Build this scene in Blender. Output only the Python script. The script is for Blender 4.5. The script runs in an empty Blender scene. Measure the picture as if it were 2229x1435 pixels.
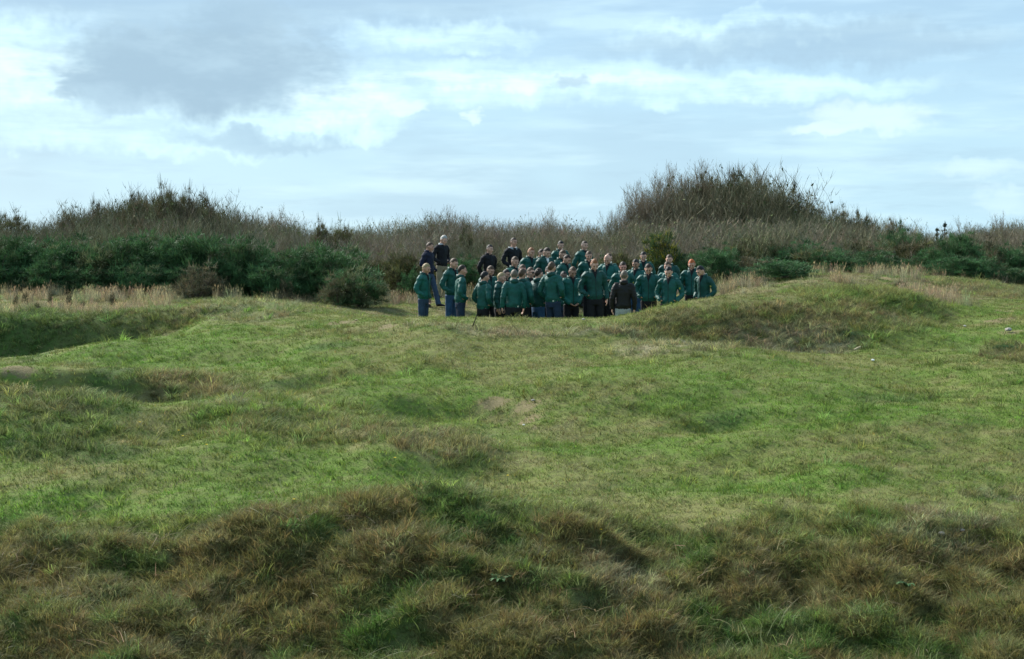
import bpy, bmesh, math, random
import numpy as np
from mathutils import Vector, Matrix, Euler
from mathutils.bvhtree import BVHTree

random.seed(7); RNG = np.random.default_rng(7)
S = bpy.context.scene
COL = S.collection

# ------------------------------------------------------------------ camera
W0, H0, F0 = 2229.0, 1435.0, 3096.0          # photograph size, focal length in its pixels
HORIZON = 520.0
CAMZ = 4.0
PITCH = math.atan((H0/2-HORIZON)/F0)
cam_d = bpy.data.cameras.new('camera'); cam = bpy.data.objects.new('camera', cam_d); COL.objects.link(cam)
cam_d.sensor_fit = 'HORIZONTAL'; cam_d.sensor_width = 36.0; cam_d.lens = 36.0*F0/W0
cam_d.clip_start = 0.1; cam_d.clip_end = 6000
cam.location = (0, 0, CAMZ); cam.rotation_euler = (math.pi/2-PITCH, 0, 0)
S.camera = cam

def ray(px, py):
    """world direction of a picture point, scaled so that its y is 1 (camera looks along +Y)"""
    u = (px-W0/2)/F0; v = -(py-H0/2)/F0
    c, s = math.cos(PITCH), math.sin(PITCH)
    y = c+v*s; z = -s+v*c
    return u/y, z/y
def at(px, py, d):
    a, b = ray(px, py)
    return np.array([a*d, d, CAMZ+b*d])

# ------------------------------------------------------------------ light
SUN_AZ = math.radians(-42); SUN_EL = math.radians(37)      # left of and beyond the group
sd = bpy.data.lights.new('sun', 'SUN'); so = bpy.data.objects.new('sun', sd); COL.objects.link(so)
sd.energy = 4.6; sd.angle = math.radians(13); sd.color = (1.0, 0.96, 0.89)
sdir = Vector((math.sin(SUN_AZ)*math.cos(SUN_EL), math.cos(SUN_AZ)*math.cos(SUN_EL), math.sin(SUN_EL)))
so.rotation_euler = sdir.to_track_quat('Z', 'Y').to_euler()
so.location = (-30, 30, 40)
S.view_settings.view_transform = 'Standard'; S.view_settings.look = 'None'
S.cycles.max_bounces = 5; S.cycles.diffuse_bounces = 3; S.cycles.transmission_bounces = 3; S.cycles.glossy_bounces = 2
S.view_settings.exposure = 0.95; S.view_settings.gamma = 1.0

class NB:
    """small helper for shader node graphs"""
    def __init__(s, tree): s.t = tree
    def n(s, typ, **kw):
        o = s.t.nodes.new(typ)
        for k, v in kw.items(): setattr(o, k, v)
        return o
    def put(s, sock, v):
        if hasattr(v, 'is_output'): s.t.links.new(v, sock)
        elif v is not None: sock.default_value = v
    def m(s, op, a, b=None, c=None, clamp=False):
        o = s.n('ShaderNodeMath', operation=op, use_clamp=clamp)
        for i, v in enumerate((a, b, c)):
            if v is not None: s.put(o.inputs[i], v)
        return o.outputs[0]
    def ss(s, v, lo, hi, a=0.0, b=1.0):
        o = s.n('ShaderNodeMapRange', interpolation_type='SMOOTHSTEP')
        for i, x in enumerate((v, lo, hi, a, b)): s.put(o.inputs[i], x)
        return o.outputs[0]
    def mix(s, f, a, b, blend='MIX'):
        o = s.n('ShaderNodeMix', data_type='RGBA', blend_type=blend)
        s.put(o.inputs[0], f)
        for sock, v in ((o.inputs[6], a), (o.inputs[7], b)):
            if isinstance(v, (tuple, list)) and len(v) == 3: v = (*v, 1)
            s.put(sock, v)
        return o.outputs[2]
    def noise(s, vec, scale, detail=4, rough=0.55, dist=0.0):
        o = s.n('ShaderNodeTexNoise'); s.put(o.inputs['Vector'], vec)
        o.inputs['Scale'].default_value = scale; o.inputs['Detail'].default_value = detail
        o.inputs['Roughness'].default_value = rough; o.inputs['Distortion'].default_value = dist
        return o.outputs[0]

wd = bpy.data.worlds.new('World'); S.world = wd; wd.cycles.sampling_method = 'MANUAL'; wd.cycles.sample_map_resolution = 512; wd.use_nodes = True
wd.node_tree.nodes.clear(); B = NB(wd.node_tree)
sky = B.n('ShaderNodeTexSky', sky_type='NISHITA', sun_disc=False)
sky.sun_elevation = SUN_EL; sky.sun_rotation = SUN_AZ
sky.air_density = 1.0; sky.dust_density = 1.5; sky.ozone_density = 1.2
tc = B.n('ShaderNodeTexCoord'); gen = tc.outputs['Generated']
sp = B.n('ShaderNodeSeparateXYZ'); B.put(sp.inputs[0], gen)
az = B.m('ARCTAN2', sp.outputs[0], sp.outputs[1]); el = B.m('ARCSINE', sp.outputs[2])
flat = B.n('ShaderNodeMapping'); B.put(flat.inputs[0], gen); flat.inputs['Scale'].default_value = (1, 1, 2.6)
fv = flat.outputs[0]
n_big = B.noise(fv, 5.0, 3, 0.55, 0.0); n_mid = B.noise(fv, 16.0, 4, 0.6, 0.0); n_fin = B.noise(fv, 60.0, 2, 0.6, 0.0)
wob_a = B.m('ADD', B.m('MULTIPLY_ADD', n_mid, 0.10, -0.05), B.m('MULTIPLY_ADD', n_fin, 0.036, -0.018))
n_mid2 = B.noise(gen, 23.0, 4, 0.6, 0.0); n_fin2 = B.noise(gen, 80.0, 2, 0.6, 0.0)
wob_e = B.m('ADD', B.m('MULTIPLY_ADD', n_mid2, 0.05, -0.025), B.m('MULTIPLY_ADD', n_fin2, 0.022, -0.011))
def blob(px, py, rx, ry, soft=0.6, wob=1.0):
    """cloud mass at a direction of the sky with a ragged edge: 1 inside, 0 outside"""
    a0, b0 = ray(px, py); a0, e0 = math.atan(a0), math.atan(b0*math.cos(math.atan(a0)))
    da = B.m('DIVIDE', B.m('SUBTRACT', B.m('MULTIPLY_ADD', wob_a, wob, az), a0), rx/F0)
    de = B.m('DIVIDE', B.m('SUBTRACT', B.m('MULTIPLY_ADD', wob_e, wob, el), e0), ry/F0)
    r = B.m('ADD', B.m('MULTIPLY', da, da), B.m('MULTIPLY', de, de))
    return B.ss(r, 1.0+soft, max(0.0, 1.0-soft), 0.0, 1.0)
def mx(*v):
    r = v[0]
    for x in v[1:]: r = B.m('MAXIMUM', r, x)
    return r
# cloud sheet over the whole sky, seen against the clear-sky texture
K = 9.2
def cc(r, g, b): return (r*K, g*K, b*K)
veil = B.mix(B.ss(el, 0.0, 0.26), cc(0.445, 0.675, 0.80), cc(0.315, 0.495, 0.69))
veil = B.mix(B.m('MULTIPLY', B.ss(n_big, 0.40, 0.66), 0.55), veil, cc(0.345, 0.52, 0.66))
streak = B.n('ShaderNodeMapping'); B.put(streak.inputs[0], gen); streak.inputs['Scale'].default_value = (1, 1, 7.0)
n_str = B.noise(streak.outputs[0], 7.0, 4, 0.55, 0.0); n_st2 = B.noise(streak.outputs[0], 15.0, 4, 0.6, 0.0)
veil = B.mix(B.m('MULTIPLY', B.ss(n_str, 0.44, 0.70), 0.50), veil, cc(0.60, 0.83, 0.92))
veil = B.mix(B.m('MULTIPLY', B.ss(n_st2, 0.48, 0.74), 0.35), veil, cc(0.33, 0.50, 0.64))
skyc = B.mix(0.90, sky.outputs[0], veil)
rag = B.ss(B.m('MULTIPLY_ADD', n_mid2, 0.5, B.m('MULTIPLY', n_st2, 0.5)), 0.34, 0.62, 0.15, 1.0)
bright = mx(blob(30, 150, 190, 110, .95), blob(770, 215, 150, 70, .95), blob(1120, 182, 460, 40, .95, .6), blob(640, 262, 230, 36, .95),
            blob(960, 82, 190, 34, .95, .7), blob(1560, 195, 420, 30, .95, .6), blob(250, 300, 320, 36, .95, .8), blob(1600, 65, 200, 36, .95))
skyc = B.mix(B.m('MULTIPLY', B.m('MULTIPLY', bright, rag), 0.66), skyc, cc(0.70, 0.95, 1.0))
core = mx(blob(40, 160, 130, 60, .9), blob(1130, 178, 330, 16, .9, .5), blob(740, 215, 90, 40, .9))
skyc = B.mix(B.m('MULTIPLY', B.m('MULTIPLY', core, rag), 0.45), skyc, cc(0.86, 1.02, 1.04))
puff = mx(blob(886, 238, 48, 13, .8, .4), blob(1036, 248, 24, 10, .9, .5), blob(1815, 284, 88, 16, .8, .5), blob(1890, 258, 110, 32, .9, .6))
skyc = B.mix(B.m('MULTIPLY', puff, 0.46), skyc, cc(0.78, 0.93, 0.97))
skyc = B.mix(B.m('MULTIPLY', mx(blob(2140, 365, 90, 20, .98, .5), blob(2200, 430, 60, 24, .98, .6)), 0.25), skyc, cc(0.74, 0.92, 0.97))
dark = mx(blob(415, 150, 300, 100, .6, .9), blob(540, 70, 150, 70, .8), blob(190, 165, 90, 50, .95))
skyc = B.mix(B.m('MULTIPLY', dark, 0.96), skyc, B.mix(B.ss(n_mid, .35, .65), cc(0.315, 0.455, 0.565), cc(0.375, 0.53, 0.64)))
dim = mx(blob(560, 302, 170, 22, .95, .7), blob(450, -10, 720, 62, .8, .8), blob(1750, 95, 400, 36, .95, .8), blob(1255, 180, 40, 16, .9, .6))
skyc = B.mix(B.m('MULTIPLY', dim, 0.62), skyc, cc(0.325, 0.475, 0.60))
bg = B.n('ShaderNodeBackground'); B.put(bg.inputs[0], skyc); bg.inputs[1].default_value = 0.075
wo = B.n('ShaderNodeOutputWorld'); B.put(wo.inputs[0], bg.outputs[0])

# ------------------------------------------------------------------ noise and helpers
def _hash(ix, iy, seed):
    h = (ix.astype(np.int64)*374761393 + iy.astype(np.int64)*668265263 + seed*974711) & 0x7fffffff
    h = (h ^ (h >> 13))*1274126177 & 0x7fffffff
    return ((h ^ (h >> 16)) & 0xffff)/65535.0
def vnoise(x, y, seed=0):
    ix = np.floor(x); iy = np.floor(y); fx = x-ix; fy = y-iy
    fx = fx*fx*fx*(fx*(fx*6-15)+10); fy = fy*fy*fy*(fy*(fy*6-15)+10)
    a = _hash(ix, iy, seed); b = _hash(ix+1, iy, seed); c = _hash(ix, iy+1, seed); d = _hash(ix+1, iy+1, seed)
    return (a*(1-fx)+b*fx)*(1-fy)+(c*(1-fx)+d*fx)*fy
def fbm(x, y, seed=0, oct=4, gain=0.5):
    s = np.zeros_like(x, dtype=float); a = 1.0; t = 0.0
    for i in range(oct):
        s += a*vnoise(x*2**i+17.3*i, y*2**i-9.1*i, seed+i); t += a; a *= gain
    return s/t
def sstep(v, lo, hi):
    t = np.clip((v-lo)/(hi-lo), 0, 1); return t*t*(3-2*t)

def new_mesh(name, verts, faces, smooth=False):
    me = bpy.data.meshes.new(name)
    me.from_pydata([tuple(v) for v in verts], [], [tuple(f) for f in faces])
    if smooth: me.polygons.foreach_set('use_smooth', [True]*len(me.polygons))
    return me
def fast_mesh(name, V, F):
    """V (n,3), F (m,k): equal-sized polygons"""
    me = bpy.data.meshes.new(name); V = np.asarray(V, np.float32); F = np.asarray(F, np.int32)
    me.vertices.add(len(V)); me.vertices.foreach_set('co', V.ravel())
    m, k = F.shape
    me.loops.add(m*k); me.loops.foreach_set('vertex_index', F.ravel())
    me.polygons.add(m); me.polygons.foreach_set('loop_start', np.arange(0, m*k, k, dtype=np.int32))
    me.update(calc_edges=True)
    return me
def link(name, me, parent=None, mats=None):
    o = bpy.data.objects.new(name, me); COL.objects.link(o)
    if parent is not None: o.parent = parent
    if mats is not None:
        me.materials.clear()
        for m in (mats if isinstance(mats, (list, tuple)) else [mats]): me.materials.append(m)
    return o
def tag(o, label=None, cat=None, group=None, kind=None):
    if label: o['label'] = label
    if cat: o['category'] = cat
    if group: o['group'] = group
    if kind: o['kind'] = kind
    return o
def empty(name, loc, rz=0.0, sc=1.0):
    o = bpy.data.objects.new(name, None); COL.objects.link(o)
    o.location = loc; o.rotation_euler = (0, 0, rz); o.scale = (sc, sc, sc); o.empty_display_size = 0.1
    return o

# ------------------------------------------------------------------ people in the picture (crown of head, distance)
# px, py, distance, facing (deg, 0 = to the camera, + = to the right of the picture, 180 = away), pose, head turn, head tilt, hair, top, legs, extras, label
PEOPLE = [
 (939, 526, 38.6,  60, 'walk', 10, 12, 'brown', 'navy', 'jeans', '', 'person in navy jacket and blue jeans stepping forward, beside the one in pale scarf'),
 (967, 512, 40.0,  55, 'pockets', 5, 20, 'white', 'black', 'khaki', 'scarf', 'person in dark jacket with pale scarf and khaki trousers, highest at the back left'),
 (924, 571, 35.5,  62, 'half', 0, 10, 'blond', 'green', 'jeans', '', 'person in green jacket and jeans at the left end of the group'),
 (986, 560, 35.7,  62, 'pockets', 0, 10, 'brown', 'green', 'bluejeans', '', 'person in green jacket and blue jeans, second from the left in the front row'),
 (1004, 575, 35.2,  95, 'pockets', 5, 5, 'darkbrown', 'green', 'darkjeans', '', 'person in green jacket and dark jeans turned right, third from left in the front row'),
 (1063, 531, 38.6,  35, 'behind', 0, 8, 'black', 'black', 'dark', '', 'person in plain black jacket with closed collar standing in the back row'),
 (1120, 516, 39.0,  40, 'pockets', 10, 0, 'darkbrown', 'black', 'dark', 'hood', 'person in black jacket with grey hood around the neck, looking right'),
 (1053, 589, 35.0, 125, 'pockets', -10, 8, 'black', 'green', 'dark', '', 'person in green jacket seen from behind at the left of the front huddle'),
 (1073, 578, 36.0,  40, 'pockets', 10, 22, 'brown', 'green', 'dark', '', 'person in green jacket looking down, just behind the leftmost back of the huddle'),
 (1092, 592, 35.5,  80, 'sides', 0, 10, 'blond', 'green', 'dark', '', 'person in green jacket turned right, half hidden left of the broad back with white logo'),
 (1104, 585, 36.2,  60, 'sides', 0, 10, 'black', 'green', 'dark', '', 'person in green jacket almost hidden directly behind the broad back with white logo'),
 (1116, 585, 34.6, 185, 'sides', -10, 5, 'greybrown', 'green', 'dark', 'logo', 'broad person in green jacket from behind, white logo at hem, hand hanging down'),
 (1141, 583, 34.9, 150, 'pockets', 0, 5, 'brown', 'green', 'dark', '', 'person in green jacket from behind, touching the right shoulder of the broad back'),
 (1155, 580, 35.7,  30, 'sides', 15, 5, 'brown', 'green', 'dark', 'glasses', 'person in dark sunglasses and green jacket in the front huddle'),
 (1126, 557, 36.6,  40, 'sides', 5, 10, 'brown', 'green', 'dark', '', 'person in green jacket directly in front of the one with grey hood'),
 (1132, 574, 36.1,  35, 'sides', 10, 12, 'brown', 'green', 'dark', '', 'person in green jacket squeezed behind the broad back, facing right'),
 (1156, 538, 37.6,  25, 'behind', 10, 15, 'ginger', 'green', 'dark', 'opencollar', 'person in green jacket with open dark collar, next right of the grey hood'),
 (1193, 538, 37.5,  28, 'half', 0, 22, 'darkbrown', 'green', 'dark', 'whiteshirt', 'person in green jacket with white shirt at the neck'),
 (1184, 541, 38.4,  50, 'sides', 10, 10, 'darkbrown', 'green', 'dark', '', 'person in green jacket whose head shows behind the one with white shirt'),
 (1223, 523, 38.7,  15, 'sides', 5, 12, 'black', 'green', 'dark', '', 'person in green jacket in the rearmost row, left of the two highest at centre'),
 (1229, 543, 37.8,  35, 'cross', 0, 20, 'brown', 'green', 'dark', '', 'person in green jacket just below the left of the two highest at centre'),
 (1175, 582, 35.1, 120, 'pockets', 10, 5, 'darkbrown', 'green', 'bluejeans', '', 'person in green jacket and blue jeans from behind, between the two logo jackets'),
 (1193, 577, 36.1,  20, 'sides', 0, 15, 'black', 'green', 'dark', '', 'person in green jacket mostly hidden between two backs mid huddle'),
 (1210, 568, 34.6, 150, 'pockets', 0, 5, 'brown', 'green', 'darkjeans', 'logo', 'tall person in green jacket and dark jeans from behind, white logo on left hem'),
 (1237, 554, 37.0,  45, 'sides', 10, 25, 'darkbrown', 'green', 'dark', '', 'person in green jacket bowing the head to the right in third row'),
 (1226, 589, 35.9,  20, 'sides', 0, 8, 'black', 'green', 'darkjeans', '', 'short person in green jacket peering past the tall back with white logo'),
 (1248, 580, 34.9,  30, 'clasp', 5, 22, 'brown', 'green', 'dark', '', 'person in green jacket with hands together at the hem, front row centre'),
 (1273, 523, 38.4,   25, 'behind', 5, 5, 'darkbrown', 'green', 'dark', '', 'person in green jacket in the rearmost row, right of the two highest at centre'),
 (1287, 545, 37.1,  15, 'pockets', 5, 15, 'brown', 'green', 'dark', 'badge', 'person in green jacket just behind the tall one facing camera at front centre'),
 (1300, 563, 34.7,  10, 'half', -5, 22, 'ginger', 'green', 'dark', '', 'tall person in green jacket and black trousers facing camera at front centre'),
 (1320, 553, 36.6,   -12, 'cross', -5, 28, 'bald', 'green', 'dark', '', 'person in green jacket with bowed head, right behind the tall front centre one'),
 (1330, 550, 37.5,  10, 'sides', 0, 15, 'brown', 'green', 'dark', '', 'person in green jacket, second behind the tall front centre one, further right'),
 (1358, 568, 36.0,   0, 'pockets', -5, 15, 'darkbrown', 'green', 'dark', 'badge', 'person in green jacket facing the one in black leather jacket'),
 (1355, 587, 33.9, 180, 'sides', 0, 5, 'greybrown', 'leather', 'grey', '', 'person in black leather jacket and light grey trousers, back to camera'),
 (1378, 563, 36.7,  -18, 'half', 0, 12, 'black', 'green', 'bluejeans', '', 'person in green jacket and jeans just right of the leather jacket'),
 (1399, 546, 38.0,  -5, 'pockets', 0, 18, 'black', 'green', 'dark', '', 'person in green jacket standing in front of the yellow-flowering bush'),
 (1411, 573, 35.4,   -14, 'pockets', 5, 22, 'darkbrown', 'green', 'dark', '', 'person in green jacket and black trousers looking down, second right of leather jacket'),
 (1450, 553, 37.1, -15, 'sides', -5, 18, 'brown', 'green', 'dark', '', 'rearmost of three persons in green jackets standing in line at the right'),
 (1452, 568, 36.2, -20, 'cross', 0, 18, 'brown', 'green', 'dark', '', 'middle of three persons in green jackets standing in line at the right'),
 (1456, 580, 35.0, -10, 'pockets', 0, 25, 'black', 'green', 'dark', 'badge', 'front of three persons in green jackets standing in line at the right'),
 (1507, 564, 36.1,  -12, 'behind', -5, 28, 'red', 'green', 'dark', '', 'person in green jacket with bowed head, second from the right end'),
 (1530, 577, 35.3, -50, 'pockets', -10, 22, 'black', 'green', 'dark', 'badge', 'person in green jacket turned left at the right end of the group'),
]

# ------------------------------------------------------------------ terrain: height from points at known distances
CP = []      # px, py, distance, weight
def cp(px, py, d, w=0.02): CP.append((*at(px, py, d), w))
def cz(x, y, z, w=0.02): CP.append((x, y, CAMZ+z, w))
for x in (-6, 0, 6): cz(x, -6, -1.65); cz(x, 0, -1.68); cz(x, 3, -2.05)
for x in (-7, -3.5, 0, 3.5, 7): cz(x, 5.5, -3.1); cz(x, 8.5, -4.15); cz(x, 11, -4.25)
for px in (-500, -100, 350, 800, 1250, 1700, 2150, 2700): cp(px, 1435, 13.2)
for px, py in ((-500,1180),(-100,1175),(0,1170),(250,1128),(560,1145),(800,1095),(1000,1090),(1250,1130),(1430,1178),(1600,1150),(1850,1152),(2000,1132),(2200,1170),(2700,1180)):
    cp(px, py, 16.3)
for px in (-500, 0, 500, 1000, 1500, 2000, 2700): cp(px, 1080, 17.6); 
for px in (-500, 0, 300): cp(px, 1000, 18.9)
for px in (600, 850): cp(px, 1000, 18.6)
for px in (1150, 1500, 1850, 2229, 2700): cp(px, 1000, 19.2)
# left middle: lip, hidden hollow, back wall, lawn
for px, py in ((-500,890),(-150,885),(0,882),(150,886),(300,896),(420,897)): cp(px, py, 21.0)
for px, py in ((520,882),(620,868),(720,885)): cp(px, py, 21.2)
cp(850, 906, 20.3); cp(1000, 944, 19.7); cp(1120, 930, 20.6)
for px, py in ((-500,835),(-150,832),(0,832),(150,832),(300,838),(450,842),(580,845)): cp(px, py, 23.5)
for px in (-500, -100, 100, 300, 550): cp(px, 795, 25.8)
for px, py in ((-500,790),(-150,785),(0,778),(130,757),(280,755)): cp(px, py, 27.3)
cp(380, 728, 28.6); cp(450, 705, 29.6); cp(510, 680, 31)
for px, py in ((-500,690),(-150,695),(0,698),(150,706),(260,700),(350,688),(420,674),(520,664)): cp(px, py, 31.2)
for px, py in ((-500,660),(0,668),(200,670),(400,660)): cp(px, py, 35.5)
for px, py in ((-500,632),(0,636),(250,640),(450,645),(600,652)): cp(px, py, 40.5)
cp(600, 720, 29); cp(620, 667, 33); cp(700, 672, 33.5); cp(720, 741, 27.5); cp(700, 800, 25.0); cp(800, 850, 22.8); cp(760, 775, 26); cp(690, 760, 26.8)
# centre
for px in (950, 1100, 1300): cp(px, 900, 21.3)
for px in (900, 1050, 1250, 1400): cp(px, 800, 24.8)
for px in (850, 1000, 1200): cp(px, 735, 27.2)
for px, py in ((850,689),(905,686),(1000,687),(1100,689),(1200,689),(1290,687)): cp(px, py+7, 29.4, .004)
cp(1340, 691, 29.4, .004); cp(1400, 679, 29.4, .004); cp(1460, 665, 29.4, .004); cp(1510, 654, 29.5, .004); cp(1560, 647, 29.7, .004)
# right
for px in (1450, 1600, 1800, 2000, 2229, 2700): cp(px, 900, 21.3)
for px in (1550, 1750, 1950, 2150): cp(px, 820, 23.8)
for px, py in ((1400,742),(1520,752),(1650,768),(1780,766),(1880,755)): cp(px, py, 26.6)
for px, py in ((1450,745),(1560,755),(1680,765),(1800,760)): cp(px, py, 27.2)
for px, py in ((1480,700),(1600,700),(1750,700),(1880,700)): cp(px, py, 28.3)
for px, py in ((1650,640),(1750,640),(1850,640),(1940,648),(2010,662),(2060,680)): cp(px, py, 30.2)
cp(2000, 740, 27.2); cp(2000, 690, 29.8); cp(2120, 720, 28); cp(2120, 690, 30); cp(2100, 672, 31.2)
for px, py in ((2180,762),(2260,745),(2400,740),(2700,740)): cp(px, py, 26.4)
cp(2229, 700, 29); cp(2400, 690, 29); cp(2700, 690, 29)
for px, py in ((1650,650),(1800,650),(1950,655),(2060,668)): cp(px, py, 33.5)
for px, py in ((1620,632),(1720,622),(1800,612),(1860,618)): cp(px, py, 37.0)
for px, py in ((1950,600),(2030,602),(2120,612),(2229,630),(2400,650),(2700,650)): cp(px, py, 39.5)
cp(2150, 655, 34); cp(2229, 655, 34.5); cp(2080, 640, 36)
# beyond
for px, py in ((700,666),(780,667),(860,664),(950,650),(1100,648),(1300,645)): cp(px, py, 40)
cp(850, 672, 37.5); cp(780, 672, 36.5); cp(960, 668, 38.4)
for px in (-600, 0, 600, 1100, 1600, 2200, 2800): cp(px, 612, 46.5); cp(px, 575, 58); cp(px, 568, 68); cp(px, 590, 80)
PEOPLE = [(p[0], p[1], 39-(39-p[2])*1.5, *p[3:]) for p in PEOPLE]
for p in PEOPLE:
    c = at(p[0], p[1], p[2]); CP.append((c[0], c[1]+0.0, c[2]-1.77, .35))
CPA = np.array(CP)
def tps_fit(P, z, lam):
    n = len(P); r2 = ((P[:, None, :]-P[None, :, :])**2).sum(-1)
    Kk = 0.5*r2*np.log(r2+1e-9)+np.diag(lam)
    Q = np.c_[np.ones(n), P]; A = np.block([[Kk, Q], [Q.T, np.zeros((3, 3))]])
    s = np.linalg.solve(A, np.r_[z, np.zeros(3)]); return s[:n], s[n:]
PC = CPA[:, :2]; WT, AF = tps_fit(PC, CPA[:, 2], CPA[:, 3]*1.0)
def tps(x, y):
    out = np.empty_like(x)
    for i in range(0, len(x), 20000):
        X = x[i:i+20000, None]-PC[None, :, 0]; Y = y[i:i+20000, None]-PC[None, :, 1]
        r2 = X*X+Y*Y
        out[i:i+20000] = (0.5*r2*np.log(r2+1e-9))@WT+AF[0]+AF[1]*x[i:i+20000]+AF[2]*y[i:i+20000]
    return out
BANK_PX = [at(px, py, 16.3) for px, py in ((-900,1180),(0,1168),(250,1125),(400,1150),(560,1150),(700,1105),(850,1080),(1050,1085),(1250,1135),(1430,1180),(1600,1148),(1850,1155),(2000,1130),(2200,1175),(3000,1180))]
def bank_line(x): return np.interp(x, [p[0] for p in BANK_PX], [16.3-0.0*p[1]-(0.9*(p[2]-CAMZ+3.35)*-1.0) for p in BANK_PX])
def bankness(x, y):
    n = (fbm(x*0.9, y*0.9, 31, 3)-0.5)*1.6
    return 1-sstep(y+n, 15.6, 16.9)
BOWLS = ((-10.6, 29.4, 4.9, 2.2, .16, 1.25), (-7.6, 22.5, 3.9, 1.45, .05, .95), (4.9, 27.5, 2.9, 1.0, -.10, .10), (-2.9, 24.2, 1.4, .7, 0, .16), (-.8, 21.8, 1.7, .8, -.3, .22), (3.4, 20.9, 1.5, .6, 0, .12))
def rawheight(x, y):
    yc = np.clip(y, -6, 76); lim = 0.46*np.maximum(yc, 6)+3.5
    xc = np.clip(x, -lim, lim)
    z = tps(xc, yc)
    z -= 0.09*np.clip(y-76, 0, 110)
    near = 1-sstep(y, 40, 60)
    z += near*((fbm(x*.45, y*.38, 3, 2)-.5)*(.62-.26*sstep(x, -2, 4))*sstep(y, 9, 16)*(1-.8*sstep(y, 26.5, 28.5))+(fbm(x*.9+3, y*.7, 23, 2)-.5)*.16*sstep(y, 16, 18)*(1-.7*sstep(y, 26.5, 28.5))+(fbm(x*1.3, y*1.3, 5, 3)-.5)*.10*(1-.5*sstep(y, 27, 28.5)*(1-sstep(y, 31, 33)))+(fbm(x*4.5, y*4.5, 9, 2)-.5)*.035)
    for cx, cy, rx, ry, ang, dep in BOWLS:
        wob = (fbm(x*.8+cx, y*.8, 63, 2)-.5)*.7
        u = (x-cx)*math.cos(ang)+(y-cy)*math.sin(ang); v = -(x-cx)*math.sin(ang)+(y-cy)*math.cos(ang)
        z -= dep*sstep(1-np.sqrt((u/rx)**2+(v/ry)**2)+wob*.5, 0.0, .62)
    bk = bankness(x, y)
    z += bk*((fbm(x*1.3, y*1.3, 41, 2)-.5)*.46+(fbm(x*3.1, y*3.1, 43, 2)-.5)*.30)
    return z
def axis(lo, hi, step, far_lo, far_hi):
    a = list(np.arange(lo, hi+1e-6, step)); s = step
    while a[-1] < far_hi: s *= 1.22; a.append(a[-1]+s)
    s = step
    while a[0] > far_lo: s *= 1.22; a.insert(0, a[0]-s)
    return np.array(a)
GX = axis(-22, 22, .12, -1600, 1600); GY = axis(7, 47, .12, -300, 2600)
gx, gy = np.meshgrid(GX, GY)
GZ = rawheight(gx.ravel(), gy.ravel()).reshape(gx.shape)
def height(x, y):
    x = np.atleast_1d(np.asarray(x, float)); y = np.atleast_1d(np.asarray(y, float))
    i = np.clip(np.searchsorted(GX, x)-1, 0, len(GX)-2); j = np.clip(np.searchsorted(GY, y)-1, 0, len(GY)-2)
    fx = (x-GX[i])/(GX[i+1]-GX[i]); fy = (y-GY[j])/(GY[j+1]-GY[j])
    return (GZ[j, i]*(1-fx)+GZ[j, i+1]*fx)*(1-fy)+(GZ[j+1, i]*(1-fx)+GZ[j+1, i+1]*fx)*fy
def hit(px, py, dmin=9.0, dmax=75.0):
    a, b = ray(px, py); d = np.arange(dmin, dmax, .04)
    below = height(a*d, d) > CAMZ+b*d
    k = np.argmax(below) if below.any() else len(d)-1
    return np.array([a*d[k], d[k], CAMZ+b*d[k]])

# ---- what grows where: (px, py, rx, ry) patches put on the ground they fall on
class Field:
    def __init__(s): s.p = []
    def add(s, px, py, rx, ry, v=1.0):
        c = hit(px, py); t = hit(px, py-ry); b = hit(px, py+ry)
        wy = min(max(abs(t[1]-b[1])/2, 0.25), 2.0); s.p.append((c[0], c[1], rx*c[1]/F0, wy, v)); return s
    def __call__(s, x, y):
        o = np.zeros_like(x)
        n = (fbm(x*1.6, y*1.6, 77, 3)-.5)*1.1
        for cx, cy, wx, wy, v in s.p:
            r = ((x-cx)/wx)**2+((y-cy)/wy)**2
            o = np.maximum(o, v*sstep(1.35-r+n, 0, .9))
        return o
ROUGH = Field(); BROWN = Field(); PALE = Field(); BARE = Field(); DEEP = Field(); LUSH = Field()
for a in ((1420,720,120,22,.7),(1520,705,170,40,.8),(1700,705,220,50,.9),(1850,700,130,42,.8),(120,745,220,30,.7),(350,705,110,26,.8),
          (400,868,150,26,.9),(130,858,170,20,.7),(650,915,260,42,.45),(930,965,170,28,.6),(150,965,220,36,.7),(2200,775,70,22,.8),(1950,640,90,25,.7),(1800,630,90,18,.8),(2150,628,100,14,.5)):
    ROUGH.add(*a)
for a in ((1500,700,130,36,.75),(1700,695,230,46,.85),(1900,690,100,34,.6),(370,700,120,28,.85),(200,725,120,22,.5),(420,868,130,24,.95),(100,855,140,14,.5),
          (900,955,170,30,.7),(640,925,150,30,.4),(1130,890,110,34,.7),(1250,850,120,9,.4),(1250,795,90,12,.5),(2200,775,70,24,.6),(1620,650,140,12,.7),(760,720,140,12,.4),(2100,640,110,14,.5),
          (1900,1010,330,14,.35),(1330,950,200,14,.35),(2050,930,160,20,.45),(1150,1100,300,24,.4),(300,920,200,16,.35)):
    BROWN.add(*a)
for a in ((1200,724,230,9,.75),(1480,752,160,9,.8),(1720,768,150,7,.7),(1000,712,120,8,.5),(2160,1082,90,11,.6),(2080,1127,90,8,.6),(1350,1260,90,60,.4),(2030,1170,110,12,.5),(480,880,60,8,.6),(560,655,120,7,.5)):
    PALE.add(*a)
for a in ((842,711,22,4,1),(745,703,40,3,.9),(1080,873,36,4,.9),(1150,882,40,4,.8),(1150,917,32,3,.9),(42,806,48,5,.9),(2190,697,46,4,.9),(2175,678,50,3,.7),(2195,724,34,4,.7),(470,656,34,3,.9),(722,671,26,3,.9),(1930,606,20,4,.9),(1165,933,10,2,.8)):
    BARE.add(*a)
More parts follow.
